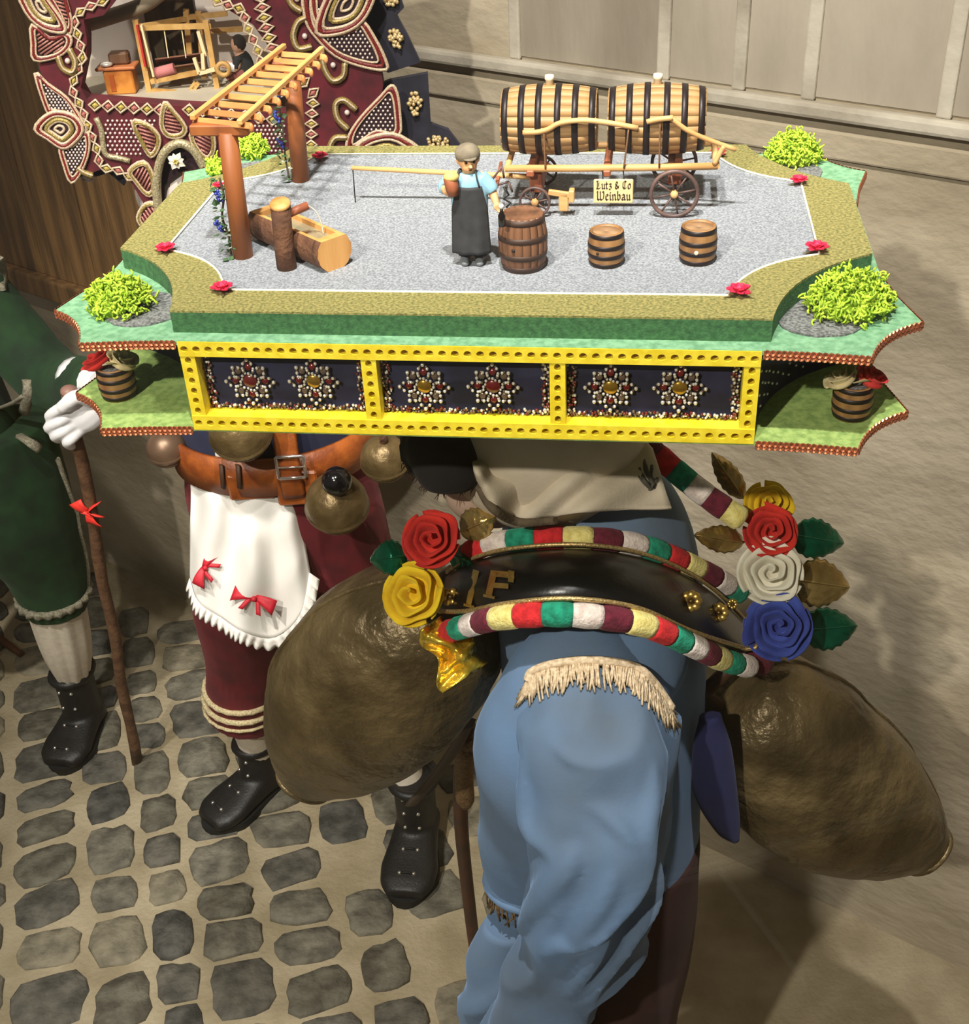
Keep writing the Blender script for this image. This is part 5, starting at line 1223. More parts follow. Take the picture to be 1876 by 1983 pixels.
left.add('glove', fuse(g, .0028, 4), [glove])
left.add('glove_cuff', MB().limb([wr_+(elG-wr_)*.02, wr_.lerp(elG, .18), wr_.lerp(elG, .42)], [(.035, .032), (.04, .036), (.05, .046)], 18), [glove])
# walking stick with red bow
ck = Thing('walking_stick', 'thin brown wooden walking stick with a red bow in the white glove', 'stick', WZ(265, 1478, 0))
ct = W(134, 762, HYg-.012); cb = WZ(265, 1478, 0)
ck.add('shaft', MB().tube([cb+(ct-cb)*(i/14)+Vector((.003*math.sin(i*1.3), .002*math.cos(i*2.1), 0)) for i in range(15)], [.0135-.0012*(i/14)+.001*math.sin(i*2.3) for i in range(15)], 10), [M('stick_wood', S(112, 80, 56), .6, col2=S(84, 56, 38), vs=40, bump=.4, bs=90)])
ck.add('knob', MB().sphere(ct+(ct-cb).normalized()*.006, .0155, 12, 8, 0, (1, 1, .7)), [M('knob_wood', S(150, 112, 100), .5)])
bq = cb.lerp(ct, .757)-Vector((0, .012, 0)); mb = MB(); red_b = M('scarlet_ribbon', S(232, 52, 42), .6, var=.1, vs=60)
for (dx, dz, s) in ((-.014, .016, 1), (.012, .012, 1), (.004, -.02, 1.2), (-.004, -.004, .9), (.014, -.006, .8)):
    mb.grid(lambda u, v, dx=dx, dz=dz, s=s: bq+Vector((dx*u*1.5+(v-.5)*.018*s*(.4+u), -.006*math.sin(u*3)-.002, dz*u*1.6+(v-.5)*.012*s*(dx != 0)*(1 if dz > 0 else -1))), 6, 4)
ck.add('ribbon_bow', mb, [red_b], solid=.0012)
# ---------------- near mannequin: blue velvet coat, harness with two giant bells
velvi = M('grey_blue_velvet', S(106, 126, 148), .9, col2=S(104, 112, 116), vs=5, sheen=.2, bump=.12, bs=260, detail=7); velv = M('blue_velvet', S(98, 126, 160), .88, col2=S(92, 106, 122), vs=5, sheen=.35, bump=.12, bs=260, detail=7); velvd = M('slate_velvet', S(46, 54, 70), .9, col2=S(28, 33, 46), vs=10, sheen=.15); maroon = M('maroon_tunic', S(64, 36, 34), .9, col2=S(44, 24, 24), vs=12, sheen=.2); blackcl = M('black_undercoat', S(16, 15, 18), .95)
linen = M('cream_linen', S(206, 192, 170), .9, col2=S(180, 166, 142), vs=10, bump=.25, bs=320); fuzz = M('black_beard', S(20, 15, 13), .95, sheen=.2); goldm = M('gold_stud', S(196, 160, 84), .3, .8, var=.2, vs=60); blackle = M('black_leather', S(18, 17, 18), .3, col2=S(11, 10, 11), vs=20, bump=.1, bs=200, spec=.6)
PB = Vector((.12, 1.13, 0)); blue = Thing('person', 'mannequin in light blue velvet coat wearing a bell harness under the tray', 'person', PB)
hd = Vector((.05, 1.13, 1.585)); b = MB()
b.sphere(hd, .1, 20, 16, 0, (1, .86, 1.15)); b.sphere(hd+Vector((-.04, 0, -.06)), .06, 14, 10); b.tube([hd+Vector((-.09, 0, .02)), hd+Vector((-.122, 0, -.02)), hd+Vector((-.095, 0, -.03))], [.012, .016, .013], 8)
for s in (-1, 1): b.sphere(hd+Vector((.01, s*.084, -.01)), .022, 10, 8, 0, (.9, .5, 1.3))
b.tube([hd-Vector((0, 0, .06)), hd+Vector((.07, .01, -.13))], [.045, .05], 12)
b.limb([Vector((.12, 1.13, 1.46)), Vector((.12, 1.13, 1.36)), Vector((.13, 1.13, 1.1)), Vector((.13, 1.13, .88))], [(.06, .07), (.09, .13), (.1, .13), (.11, .15)], 18)
shB = Vector((.12, 1.01, 1.36)); elB = W(1125, 1640, .93); wrB = W(1040, 1960, .9); hndB = W(960, 2100, .87)
b.limb([shB, elB, wrB], [(.042, .042), (.036, .036), (.028, .028)], 12); b.sphere(wrB.lerp(hndB, .5), .042, 12, 8, 0, (.6, 1, 1.2))
for k in range(4): o_ = wrB.lerp(hndB, .8)+Vector((.0, -.028+.018*k, 0)); b.tube([o_, o_+Vector((-.012, 0, -.04)), o_+Vector((-.006, 0, -.07))], [.01, .009, .007], 8)
o_ = wrB.lerp(hndB, .4)+Vector((-.02, -.03, 0)); b.tube([o_, o_+Vector((-.02, -.01, -.03)), o_+Vector((-.02, -.008, -.055))], [.012, .011, .008], 8)
b.limb([Vector((.12, 1.29, 1.40)), Vector((.14, 1.34, 1.14)), Vector((.05, 1.34, .92))], [(.055, .055), (.044, .044), (.03, .03)], 12); b.sphere((.03, 1.34, .86), .042, 10, 8, 0, (1, .6, 1.2))
for s in (-1, 1): b.limb([Vector((.13, 1.13+s*.09, .92)), Vector((.12, 1.13+s*.1, .5)), Vector((.14, 1.13+s*.11, .1)), Vector((.06, 1.13+s*.12, .04))], [(.085, .085), (.058, .058), (.042, .042), (.04, .035)], 14)
blue.add('body', fuse(b, .009, 5), [mannskin])
ct = MB(); ct.limb([Vector((.10, 1.13, 1.52)), Vector((.12, 1.13, 1.45)), Vector((.13, 1.13, 1.3)), Vector((.14, 1.13, 1.05)), Vector((.14, 1.13, .9))], [(.05, .05), (.105, .12), (.122, .17), (.12, .165), (.125, .17)], 28)
ct.sphere((.13, 1.02, 1.365), .085, 16, 12); ct.sphere((.13, 1.26, 1.365), .085, 16, 12); ct.limb([Vector((.12, 1.29, 1.40)), Vector((.14, 1.34, 1.14)), Vector((.05, 1.34, .92))], [(.08, .08), (.07, .07), (.055, .055)], 14)
ctf = fuse(ct, .008, 5); blue.add('coat', ctf, [velv])
# tunic and legs below the coat
tn = MB(); tn.limb([Vector((.14, 1.13, 1.0)), Vector((.135, 1.12, .8)), Vector((.125, 1.11, .6)), Vector((.12, 1.1, .4))], [(.12, .17), (.13, .18), (.125, .17), (.11, .15)], 28, disp=wr(.01, 6))
for s in (-1, 1): tn.limb([Vector((.14, 1.13+s*.08, .5)), Vector((.13, 1.13+s*.1, .3)), Vector((.14, 1.13+s*.11, .12))], [(.1, .1), (.085, .085), (.07, .07)], 16)
tnf = fuse(tn, .008, 5); blue.add('tunic', tnf, [maroon])
boot(blue, Vector((.20, 1.02, 0)), Vector((-.08, 1.0, 0)), Vector((.14, 1.02, 0)), .13, .05, 5); boot(blue, Vector((.20, 1.24, 0)), Vector((-.08, 1.26, 0)), Vector((.14, 1.24, 0)), .13, .05, 5)
# over-sleeve: wide shell open at the bottom, and the inner sleeve with folds in front of it
def fold(q, t_, a):
    n1 = noise.noise(Vector((q.x*13, q.z*7-q.x*5, 1.7))); n2 = noise.noise(Vector((q.x*24, q.z*13+q.x*9, 5.1)))
    ridge = 1-abs(noise.noise(Vector((q.x*9+3, q.z*9-q.x*7, 9.2))))*2.2
    return (.016*n1+.008*n2+.016*max(0, ridge)**2-.004)*min(1, t_*3.2)
osl = MB(); osp = [W(1152, 1268, 1.02), W(1152, 1302, .985), W(1140, 1352, .96), W(1122, 1440, .95), W(1108, 1540, .96), W(1112, 1620, .975), W(1118, 1690, .99)]
osl.limb(osp, [(.05, .03), (.086, .06), (.101, .076), (.108, .08), (.109, .074), (.108, .066), (.104, .06)], 40, k=6, ref=Vector((0, 1, 0)), disp=lambda q, t_, a: (.010*noise.noise(Vector((q.x*14, q.z*9+q.x*6, 2)))+.004*noise.noise(Vector((q.x*30, q.z*20, 7))))*min(1, t_*2), cap=False)
o1 = blue.add('over_sleeve', osl, [velv], solid=.005)
isl = MB(); isp = [W(1146, 1330, .985), W(1150, 1385, .935), W(1142, 1440, .905), W(1136, 1520, .885), W(1134, 1600, .87), W(1146, 1690, .865), W(1142, 1770, .87), W(1106, 1850, .88), W(1062, 1920, .89), W(1022, 1990, .9), W(985, 2060, .9)]
isl.limb(isp, [(.05, .045), (.074, .058), (.075, .064), (.07, .066), (.069, .066), (.073, .068), (.073, .066), (.064, .06), (.056, .054), (.05, .05), (.046, .046)], 72, k=14, ref=Vector((0, 1, 0)), disp=fold, cap=True)
it0 = bvh(isl)
for pts, r_m in (([(1130, 1620), (1095, 1680), (1050, 1745), (1010, 1800)], .019), ([(1262, 1470), (1258, 1540), (1250, 1610), (1262, 1680)], .013), ([(1020, 1430), (1015, 1500), (1022, 1570), (1035, 1640)], .013),
                 ([(1200, 1640), (1175, 1720), (1130, 1800), (1085, 1880)], .014), ([(1110, 1545), (1165, 1570), (1215, 1620), (1250, 1690)], .011), ([(1060, 1430), (1110, 1470), (1170, 1480), (1230, 1450)], .009), ([(1190, 1760), (1150, 1850), (1100, 1930)], .011), ([(1050, 1850), (1080, 1830), (1120, 1840)], .01)):
    P3 = [(hit(it0, x, y), ray(x, y).normalized()) for x, y in pts]; P3 = [a+d*(r_m*.5) for a, d in P3 if a]
    if len(P3) > 2:
        c3 = catmull(P3, 8); n3 = len(c3); isl.tube(c3, [r_m*(.25+.75*math.sin(PI*(k+.5)/n3)**.7) for k in range(n3)], 14)
isl = fuse(isl, .0042, 7); o2 = blue.add('inner_sleeve', isl, [velv])
itree = bvh(isl); otree = bvh(osl)
def surf(x, y, lift=.004):
    a, c = hit(itree, x, y), hit(otree, x, y); d = ray(x, y).normalized()
    c_ = [p for p in (a, c) if p is not None]
    if not c_: return None
    p = min(c_, key=lambda q: (q-CPOS).length); return p-d*lift
end = osl.v[-40:]
blue.add('sleeve_rim', MB().tube([Vector(p) for p in end], .0065, 8, closed=True), [velv], o1)
mb = MB(); r_ = random.Random(4)
for k in range(40):
    p = Vector(end[k]); q = Vector(end[(k+1) % 40])
    for j in range(3):
        o_ = p.lerp(q, j/3); mb.tube([o_, o_+Vector((r_.uniform(-.004, .004), r_.uniform(-.004, .004), -.02)), o_+Vector((r_.uniform(-.008, .008), r_.uniform(-.006, .006), -.038))], .0013, 4)
gfr = M('gold_fringe', S(150, 118, 78), .7, col2=S(104, 78, 48), vs=200); blue.add('sleeve_fringe', mb, [gfr], o1)
blue.add('coat_flap', MB().limb([W(985, 1790, .985), W(965, 1870, .985), W(950, 1960, .985), W(930, 2060, .985)], [(.03, .025), (.038, .03), (.045, .034), (.05, .036)], 24, k=6, disp=fold), [velv])
# epaulette fringe on the sleeve
top = catmull([Vector((x, y, 0)) for x, y in ((1022, 1318), (1032, 1300), (1078, 1285), (1150, 1279), (1225, 1290), (1262, 1318), (1300, 1372))], 14)
ecream = M('ecru_fringe', S(222, 200, 168), .85, col2=S(180, 156, 122), vs=250, bump=.5, bs=300)
tp3 = [surf(p.x, p.y, .004) for p in top]; tp3 = [p for p in tp3 if p]
ep = blue.add('epaulette_braid', MB().tube(tp3, .0052, 6), [ecream])
mb = MB(); r_ = random.Random(9)
for i, p in enumerate(top):
    for j in range(3):
        x, y = p.x+r_.uniform(-4, 4), p.y+r_.uniform(-2, 3); L = r_.uniform(26, 60)*(1 if 5 < i < len(top)-5 else .9); dx = r_.uniform(-9, 9)+(-14 if i < 10 else 0)+(10 if i > len(top)-16 else 0)
        pts = [surf(x+dx*q*q, y+L*q, .003+.004*math.sin(q*3)) for q in (0, .35, .7, 1)]
        if all(pts): mb.tube(pts, [.0015, .0014, .0013, .0011], 4)
blue.add('epaulette_fringe', mb, [ecream], ep)
# dark beard and hood under the tray
be = MB(); r_ = random.Random(2)
bc_ = W(864, 940, 1.05)
be.limb([hd+Vector((-.085, -.005, .0)), bc_+Vector((.004, .03, .02)), bc_+Vector((.004, .02, -.012))], [(.05, .06), (.045, .052), (.03, .036)], 18)
bef = fuse(be, .006, 4); bf = blue.add('beard', bef, [fuzz]); mb = MB()
for i in range(0, len(bef.v), 2):
    p = bef.v[i]
    if p.z < 1.56 and p.y < 1.12 and r_.random() < .6:
        d = (p-hd).normalized(); mb.tube([p, p+d*.003+Vector((r_.uniform(-.002, .002), r_.uniform(-.002, .002), -.002)), p+d*.004+Vector((r_.uniform(-.003, .003), r_.uniform(-.003, .003), -.006))], [.0008, .0006, .0003], 3)
o_ = blue.add('beard_hair', mb, [M('brown_hair_tips', S(58, 36, 20), .9)], bf); o_['kind'] = 'stuff'
blue.add('head_scarf', fuse(MB().sphere(hd+Vector((.014, -.004, .006)), .112, 24, 18, 0, (1.0, .92, 1.1)), .006, 2), [linen])
# cream neckerchief
ntop = [(905, 870), (960, 850), (1050, 838), (1150, 838), (1235, 846), (1262, 870)]; nbot = [(925, 930), (952, 975), (1000, 1003), (1060, 1002), (1150, 990), (1300, 985)]
nt_ = catmull([Vector((x, y, 0)) for x, y in ntop], 8); nb_ = catmull([Vector((x, y, 0)) for x, y in nbot], 8)
def kerch(u, v):
    p = samp(nt_, u).lerp(samp(nb_, u), v); Y = 1.10-.085*v-.02*math.sin(v*PI)+.012*math.sin(u*11-v*4)*(.4+.6*v)+.006*math.sin(u*23+v*6)+.02*(u-.4)**2
    return W(p.x, p.y, Y)
km = MB().grid(kerch, 56, 24); ks = blue.add('neckerchief', km, [linen], solid=.003, offset=0)
blue.add('kerchief_braid', MB().tube([kerch(.02+.62*i/24, 1.0)+Vector((0, -.002, -.003)) for i in range(25)], .0048, 6), [M('dark_braid', S(96, 82, 62), .9, bump=.8, bs=200)], ks)
kt = bvh(km); emb = M('grey_embroidery', S(80, 76, 66), .9); mb = MB()
for pts in (((1238, 905), (1246, 930), (1262, 948)), ((1248, 890), (1252, 915), (1270, 940)), ((1262, 900), (1258, 925), (1268, 944)), ((1236, 922), (1250, 938), (1268, 945)), ((1274, 925), (1264, 935), (1256, 950))):
    pp = [hit(kt, x, y, .003) for x, y in pts]
    if all(pp): mb.tube(catmull(pp, 3), [.0012]+[.0028]*5+[.001], 5, flat=.4)
if mb.v: blue.add('embroidery', mb, [emb], ks)
# ---------------- harness
har = Thing('bell_harness', 'black leather shoulder harness edged with striped wool rolls and gold piping', 'harness', W(1130, 1150, 1.0))
ie = [(862, 1118, 1.09), (905, 1092, 1.065), (990, 1070, 1.035), (1130, 1063, 1.015), (1260, 1085, 1.025), (1370, 1140, 1.055), (1450, 1215, 1.095)]
oe = [(850, 1188, 1.035), (900, 1190, .995), (980, 1176, .955), (1100, 1167, .935), (1230, 1184, .94), (1340, 1230, .965), (1448, 1262, 1.015)]
ie3, oe3 = catmull([W(*p) for p in ie], 8), catmull([W(*p) for p in oe], 8)
def pad(u, v):
    a, c = samp(ie3, u), samp(oe3, u); p = a.lerp(c, v); nrm = Vector((0, -.55, .84)); return p+nrm*(.022*math.sin(PI*v)**.6*math.sin(PI*min(1, max(0, u*.98+.01)))**.35)
pm = MB().grid(pad, 60, 14); band = har.add('leather_band', pm, [blackle], solid=.012)
ptree = bvh(pm)
gp = M('gold_piping', S(214, 186, 128), .35, .6, col2=S(150, 122, 74), vs=500, bump=.6, bs=500)
har.add('gold_piping', MB().tube([pad(.005+.985*i/60, .97)+Vector((0, -.004, .004)) for i in range(61)]+[W(1462, 1255, 1.0), W(1470, 1240, 1.01)], .0026, 6), [gp], band)
har.add('gold_piping', MB().tube([pad(.02+.96*i/50, .03)+Vector((0, .0, .005)) for i in range(51)], .0024, 6), [gp], band)
wool = {k: M('wool_'+k, S(*c), .95, col2=S(*d), vs=120, bump=1, bs=350, sheen=.4) for k, c, d in (('red', (214, 40, 44), (176, 24, 30)), ('green', (26, 150, 116), (12, 112, 86)), ('white', (232, 218, 208), (204, 186, 176)), ('maroon', (110, 28, 48), (80, 16, 34)), ('yellow', (236, 222, 142), (208, 190, 104)))}
def roll(path3, cols, r, first, last):
    P = catmull(path3, 10); L = [0]
    for a, c in zip(P[:-1], P[1:]): L.append(L[-1]+(c-a).length)
    def at(s):
        j = next((k for k in range(1, len(L)) if L[k] >= s-1e-7), len(L)-1); return P[j-1].lerp(P[j], (s-L[j-1])/max(1e-9, L[j]-L[j-1]))
    n = len(cols); T = L[-1]
    for i, c in enumerate(cols):
        s0, s1 = T*i/n, T*(i+1)/n; pts = [at(s0+(s1-s0)*(.0+1.0*k/6)) for k in range(7)]; rr = [r*(.86+.14*math.sin(PI*min(1, max(0, (k+.6)/7.2)))**.4)*(1+.02*math.sin(i*7+k)) for k in range(7)]
        if i == 0 and first: rr[0] = r*.5
        if i == n-1 and last: rr[-1] = r*.6
        har.add('wool_segment', MB().tube(pts, rr, 12), [wool[c]])
cyc = ['red', 'green', 'white', 'maroon', 'yellow']
outp = [(866, 1224, 1.02), (905, 1212, .985), (975, 1196, .945), (1100, 1190, .925), (1240, 1208, .93), (1340, 1250, .955), (1400, 1278, .985), (1455, 1292, 1.01)]
roll([W(*p) for p in outp], cyc*3+['green', 'white'], .0128, True, True)
inp_ = [(885, 1088, 1.085), (925, 1062, 1.065), (1000, 1046, 1.045), (1130, 1042, 1.03), (1235, 1056, 1.035), (1310, 1082, 1.05), (1385, 1118, 1.07), (1435, 1152, 1.09)]
roll([W(*p) for p in inp_], ['green', 'red', 'white', 'green', 'red', 'yellow', 'maroon', 'white', 'green', 'red', 'yellow', 'maroon', 'white', 'green'], .0125, True, True)
roll([W(*p) for p in ((1240, 852, 1.14), (1300, 905, 1.12), (1365, 958, 1.10), (1440, 1010, 1.08))], ['maroon', 'red', 'green', 'white', 'maroon', 'yellow'], .0135, True, True)
har.add('wool_segment', MB().tube([W(1452, 1278, 1.02), W(1475, 1290, 1.03), W(1490, 1285, 1.04)], [.011, .011, .006], 10), [wool['maroon']])
def studflower(x, y, s, n=8):
    c = hit(ptree, x, y, .007, W(x, y, 1.03)); nr = (CPOS-c).normalized(); a, q = frame_of(nr); mb = MB()
    for k in range(n):
        an = 2*PI*k/n; mb.sphere(c+(a*math.cos(an)+q*math.sin(an))*s*.62, s*.42, 8, 6, 0, (1, 1, .6), Matrix((a, q, nr)).transposed())
    st_ = har.add('gold_flower_stud', mb, [goldm], band); har.add('stud_centre', MB().sphere(c+nr*s*.25, s*.3, 8, 6), [M('dark_brass', S(96, 72, 36), .4, .7)], st_)
studflower(1338, 1164, .0112); studflower(1392, 1186, .0105); studflower(1418, 1170, .006); studflower(872, 1156, .010, 6)
def plate(quad):
    pp = [hit(ptree, x, y, .0035, W(x, y, 1.03)) for x, y in quad]; har.add('gold_letter_bar', MB().slab(pp, -FWD, .0022), [goldm], band)
for q in (((902, 1168), (912, 1172), (928, 1106), (916, 1102)), ((940, 1150), (952, 1154), (962, 1108), (950, 1104)), ((950, 1104), (994, 1108), (996, 1120), (952, 1116)), ((956, 1128), (984, 1130), (984, 1140), (954, 1138)), ((984, 1104), (996, 1106), (994, 1128), (983, 1126)), ((898, 1168), (918, 1173), (917, 1178), (897, 1173)), ((936, 1150), (958, 1155), (957, 1160), (935, 1155))): plate(q)
# ---------------- felt roses and foil leaves
foil_g = M('green_foil', S(14, 118, 84), .22, .6, col2=S(6, 84, 58), vs=18, bump=.25, bs=60); foil_y = M('gold_foil', S(206, 178, 112), .25, .75, col2=S(150, 120, 66), vs=18, bump=.3, bs=60); foil_d = M('bronze_foil', S(98, 82, 46), .3, .6, col2=S(64, 52, 28), vs=18, bump=.3, bs=60)
felts = {k: M('rose_'+k, S(*c), .9, col2=S(*d), vs=30, sheen=.5, bump=.25, bs=260) for k, c, d in (('red', (206, 44, 30), (168, 24, 20)), ('yellow', (236, 200, 30), (212, 168, 14)), ('white', (226, 220, 200), (204, 196, 172)), ('blue', (58, 76, 156), (38, 50, 122)))}
def rose(label, x, y, Y, Rpx, col, seed, tilt=(0, 0), turns=3.3, group='felt roses on the harness'):
    c = W(x, y, Y); R = Rpx*(c-CPOS).length/FPX
    nr = ((CPOS-c).normalized()*.8+Vector((tilt[0], -.1, .35+tilt[1]))).normalized(); a, q = frame_of(nr, Vector((.2, 1, 0))); mat = Matrix((a, q, nr)).transposed().to_4x4(); mat.translation = c
    t = thing_m('felt_rose', label, 'flower', mat, group)
    t.add('spiral_petals', rose_mb(R, turns, .95, seed, 150), [felts[col]], solid=R*.05)
    for k in range(3):
        a0 = k*2.1+seed; m_ = MB()
        m_.grid(lambda u, v, a0=a0: Vector((math.cos(a0+(u-.5)*1.9)*R*(.72+.36*v), math.sin(a0+(u-.5)*1.9)*R*(.72+.36*v), R*(-.3+.75*v-.28*v*v+.05*math.sin(u*9)))), 14, 6); t.add('outer_petal', m_, [felts[col]], solid=R*.05)
    return t
rose('red felt rose above the yellow one at the chest end of the harness', 836, 1046, 1.045, 54, 'red', 1, (-.2, 0)); rose('yellow felt rose over the large brass bell beside the black band', 804, 1152, 1.03, 60, 'yellow', 2, (-.45, -.1), 3.0)
rose('yellow felt rose in the upper rear cluster, partly behind the red one', 1486, 980, 1.12, 44, 'yellow', 3, (.2, .2)); rose('red felt rose between yellow and white ones at the rear cluster', 1490, 1032, 1.085, 48, 'red', 4, (.1, 0)); rose('white felt rose between the red and blue ones at the harness back', 1490, 1113, 1.055, 58, 'white', 5, (.05, .05)); rose('blue felt rose lowest in the rear cluster beside the green leaf', 1505, 1216, 1.015, 60, 'blue', 6, (.05, -.1), 3.6)
def foil(label, base, tip, Y0, Y1, wpx, mat, curl=.01, group='foil leaves on the harness'):
    p, q = W(*base, Y0), W(*tip, Y1); d = q-p; L = d.length; e = d.normalized(); nr = (CPOS-p).normalized(); sdir = e.cross(nr).normalized(); hw = wpx*(p-CPOS).length/FPX
    def F(u, v):
        s = (v-.5)*2; wv = hw*math.sin(PI*min(1, u**.8*.98+.01))**.75; ser = 1+.05*math.sin(u*40)*abs(s)**3
        return p+e*(L*u)+sdir*(s*wv*ser)+nr*(curl*math.sin(u*PI)-.010*abs(s)**1.4*(1-u*.3)+.0022*math.cos(u*34-abs(s)*6)*abs(s)*(1-abs(s)))
    t = Thing('foil_leaf', label, 'leaf', p, group=group); t.add('blade', MB().grid(F, 36, 13), [mat], solid=.0008); t.add('midrib', MB().tube([F(i/16, .5)+nr*.0012 for i in range(17)], [.0016-.0011*i/16 for i in range(17)], 5), [mat])
foil('dull green foil leaf beside the red rear rose', (1530, 1035), (1634, 1052), 1.10, 1.12, 38, foil_g); foil('gold foil leaf beside the white felt rose', (1535, 1122), (1645, 1138), 1.07, 1.08, 46, foil_y); foil('glossy green foil leaf beside the blue felt rose', (1550, 1222), (1660, 1212), 1.05, 1.06, 40, foil_g)
foil('bright green foil leaf tucked beside the red chest rose', (790, 1075), (716, 1085), 1.06, 1.07, 34, foil_g, .02); foil('pale gold foil leaf between the wool roll and the red rear rose', (1440, 1050), (1344, 1036), 1.08, 1.07, 26, foil_y); foil('narrow gold foil leaf standing above the yellow rear rose', (1440, 965), (1378, 876), 1.13, 1.16, 22, foil_y); foil('gold foil leaf behind the red chest rose', (890, 1030), (960, 1000), 1.07, 1.06, 34, foil_y); foil('small green foil leaf between the red chest rose and the wool roll', (880, 1075), (925, 1098), 1.06, 1.06, 14, foil_g)
# crumpled gold foil ribbon under the yellow rose
mb = MB(); A, B = W(835, 1205, 1.02), W(905, 1310, .99); e = (B-A); nr = (CPOS-A).normalized(); sdir = e.normalized().cross(nr).normalized()
mb.grid(lambda u, v: A+e*u+sdir*((v-.5)*(.028+.03*u)+.006*math.sin(u*9))+nr*(.012*noise.noise(Vector((u*5, v*3, 1)))*2+.008*math.sin(v*9+u*7)), 22, 10)
solo('foil_ribbon', 'crumpled shiny gold foil ribbon hanging under the yellow felt rose', 'ribbon', mb, [M('bright_gold_foil', S(240, 210, 80), .2, .7, col2=S(214, 170, 50), vs=30, bump=.3, bs=80)], A, solid=.0008)
# ---------------- giant hammered bells
hb = M('hammered_brass', S(122, 104, 70), .4, .4, col2=S(80, 66, 42), vs=11, bump=.6, bs=24, rvar=.13, detail=7)
def giant(label, crown, mouth, Yc, Ym, hw, thick, facing, bow=0.0):
    C0, C1 = W(*crown, Yc), W(*mouth, Ym); ax_ = (C1-C0); L = ax_.length; ax_.normalize(); dep = Vector(facing); dep = (dep-ax_*dep.dot(ax_)).normalized(); wd_ = ax_.cross(dep).normalized()
    t = Thing('giant_bell', label, 'bell', (C0+C1)/2, group='giant bells on the harness'); R = []
    prof = [(0, .32), (.015, .46), (.05, .62), (.12, .78), (.25, .94), (.4, 1.0), (.55, .97), (.7, .85), (.82, .69), (.92, .51), (.98, .38), (1.0, .33)]
    ps = catmull([Vector((a, b_, 0)) for a, b_ in prof], 4); n_ = 48
    for p in ps:
        c = C0+ax_*(L*p.x)+wd_*(bow*math.sin(PI*p.x)); ring = []
        for k in range(n_):
            an = 2*PI*k/n_; ca, sa = math.cos(an), math.sin(an); ex = 2/2.3
            q = c+wd_*(hw*p.y*math.copysign(abs(ca)**ex, ca))+dep*(thick*p.y*math.copysign(abs(sa)**ex, sa)); q = q+(q-c).normalized()*(.0035*noise.noise(q*16)+.0016*noise.noise(q*45)); ring.append(q)
        R.append(ring)
    mb = MB(); mb.rings(R, False); mb.f.append([i for i in range(n_)]); mb.m.append(0); mb.s.append(True)
    bd = t.add('bell_body', mb, [hb], solid=.004)
    t.add('rim', MB().tube(R[-1], .005, 6, closed=True), [hb], bd)
    for k0 in (0, n_//2): t.add('seam', MB().tube([r[k0] for r in R[2:-1]], .0035, 6), [hb], bd)
    t.add('clapper', MB().limb([C0+ax_*L*.3, C0+ax_*L*.8, C0+ax_*L*.94], [(.008, .008), (.01, .01), (.022, .022)], 10), [leatherd], bd)
    cr = C0-ax_*.004; t.add('crown_loop', MB().tube([cr-wd_*.03, cr-wd_*.028-ax_*.03, cr+wd_*.028-ax_*.03, cr+wd_*.03], .009, 8), [leatherd], bd)
    return bd
BL, BR = .012, .02
giant('giant hammered brass bell at the chest, hanging over the red trousers', (884, 1160), (592, 1504), 1.13, 1.24, .123, .1, (.25, -.8, .55), BL)
giant('giant hammered brass bell at the back, hanging beside the wall', (1430, 1335), (1790, 1640), 1.09, 1.12, .112, .095, (-.2, -.8, .55), BR)
# navy felt tongue, strap and stick below the harness
def tongue():
    pts = [W(1375, 1385, 1.0), W(1378, 1450, 1.0), W(1385, 1530, 1.0), W(1408, 1600, 1.0), W(1424, 1628, 1.0)]; return MB().limb(pts, [(.012, .006), (.022, .01), (.025, .012), (.016, .009), (.005, .004)], 20, k=6, ref=Vector((0, 1, 0)))
solo('felt_tongue', 'dark navy felt tongue hanging between the sleeve and the rear bell', 'pendant', tongue(), [M('navy_felt', S(24, 28, 72), .9, sheen=.4, var=.15, vs=30)], W(1375, 1385, 1.0))
solo('leather_strap', 'grey-brown leather strap hanging slantwise over the black boot', 'strap', MB().tube(catmull([W(905, 1400, 1.2), W(880, 1450, 1.24), W(840, 1505, 1.28), W(798, 1556, 1.3)], 6), .0135, 8, flat=.35), [M('strap_grey', S(86, 72, 62), .6, var=.15, vs=20)], W(905, 1400, 1.2))
sb_ = WZ(948, 1960, 0); stp = [W(905, 1400, 1.36), W(893, 1500, 1.40), W(893, 1600, 1.44), W(905, 1720, 1.5), W(922, 1850, 1.555), sb_]
stk = Thing('bent_stick', 'slightly bent reddish-brown stick standing on the floor behind the blue sleeve', 'stick', sb_)
stk.add('shaft', MB().tube(catmull(stp, 6), .0125, 10), [M('stick_red', S(84, 44, 24), .5, col2=S(60, 30, 16), vs=30)]); stk.add('fringe_wrap', MB().tube(catmull([W(903, 1440, 1.355), W(898, 1500, 1.38), W(902, 1560, 1.4)], 4), [.016]*8+[.009], 8), [gfr])
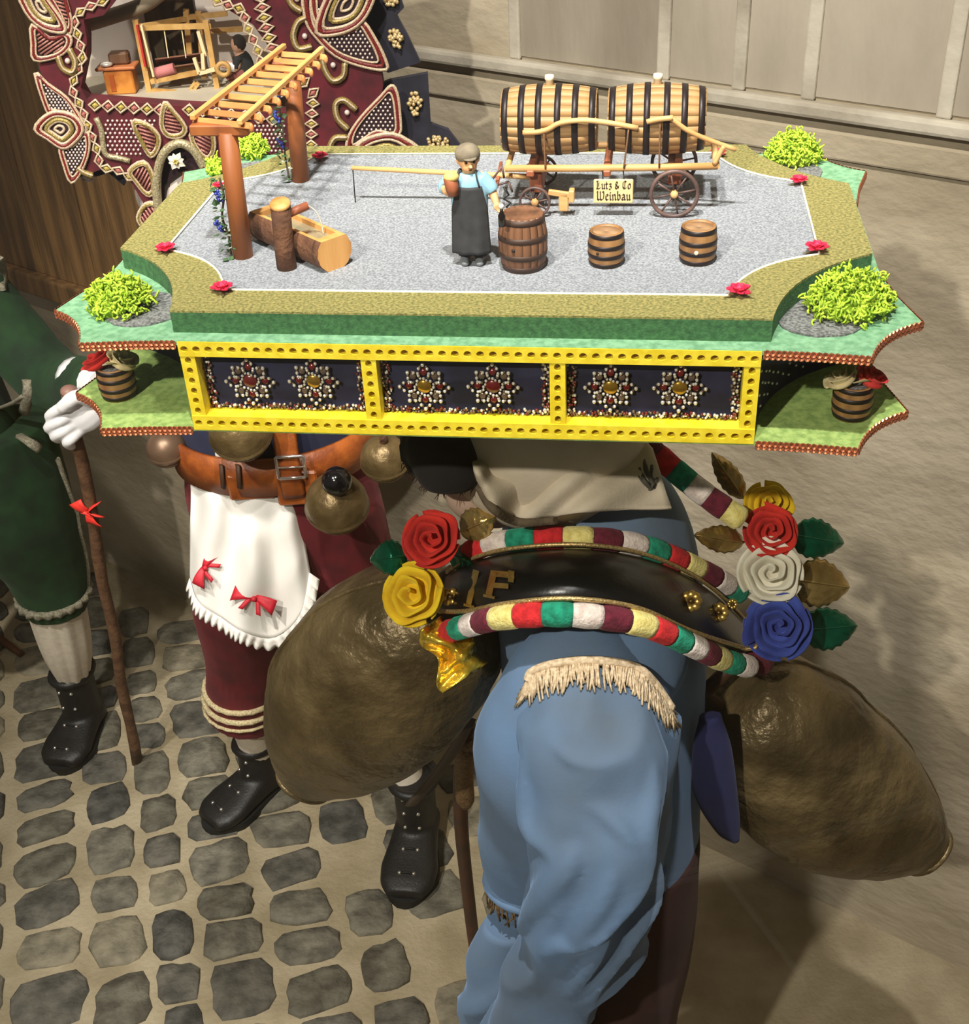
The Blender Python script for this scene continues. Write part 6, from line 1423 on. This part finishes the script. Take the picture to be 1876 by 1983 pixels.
# ------------------------------------------------------------------ showcase glass between visitor and mannequins
g = bpy.data.materials.new('showcase_glass'); g.use_nodes = True; nt = g.node_tree; nt.nodes.clear()
out = nt.nodes.new('ShaderNodeOutputMaterial'); mx = nt.nodes.new('ShaderNodeMixShader'); tr0 = nt.nodes.new('ShaderNodeBsdfTransparent'); gl = nt.nodes.new('ShaderNodeBsdfGlossy'); fr0 = nt.nodes.new('ShaderNodeFresnel')
geo = nt.nodes.new('ShaderNodeNewGeometry'); mr0 = nt.nodes.new('ShaderNodeMapRange'); mr0.inputs['To Min'].default_value = 1.5; mr0.inputs['To Max'].default_value = 1/1.5; nt.links.new(geo.outputs['Backfacing'], mr0.inputs[0]); nt.links.new(mr0.outputs[0], fr0.inputs[0])
gl.inputs['Roughness'].default_value = 0.0; tr0.inputs[0].default_value = (.985, .99, .985, 1)
nt.links.new(fr0.outputs[0], mx.inputs[0]); nt.links.new(tr0.outputs[0], mx.inputs[1]); nt.links.new(gl.outputs[0], mx.inputs[2]); nt.links.new(mx.outputs[0], out.inputs[0])
GY_ = .34
pane = struct('window_1', MB().box((0, GY_, 1.6), (4.4, .008, 3.2)), g)
# added unseen plinth; its white strips are placed to draw reflected lines in the pane
def mirr(p): return Vector((p.x, 2*GY_-p.y, p.z))
q1, q2, q3 = [mirr(WZ(x, y, .45)) for x, y in ((1035, 1782), (1795, 1562), (2010, 1752))]; q4 = q1+(q3-q2)*1.6; q3 = q2+(q3-q2)*1.6
pl = Thing('added_plinth', 'added unseen plinth, low and brown, with white strips placed to reflect in the showcase glass', 'plinth', Vector(((q1.x+q3.x)/2, (q1.y+q3.y)/2, 0)))
pl.add('body', MB().slab([Vector((p.x, p.y, 0)) for p in (q1, q2, q3, q4)], (0, 0, 1), .445), [M('plinth_brown', S(128, 96, 62), .6, var=.2, vs=6)])
strip_white = M('white_edge_paint', S(244, 240, 230), .5)
q5, q6 = [mirr(WZ(x, y, .45)) for x, y in ((1390, 1680), (1560, 1905))]
for a, b in ((q1, q2), (q2, q3)): pl.add('reflection_strip', MB().bar(a, b, .0075, .0075), [strip_white])
pl.add('reflection_strip', MB().bar(q5, q6, .005, .005), [strip_white])
a, b = WZ(-40, 1215, .012), WZ(42, 1268, .012)
solo('fallen_stick', 'short rust-brown stick lying on the cobbles behind the white stocking', 'stick', MB().tube([a, a.lerp(b, .5)+Vector((0, .004, .002)), b], [.013, .012, .009], 8), [M('rust_stick', S(92, 52, 28), .7, var=.2, vs=40)], a)
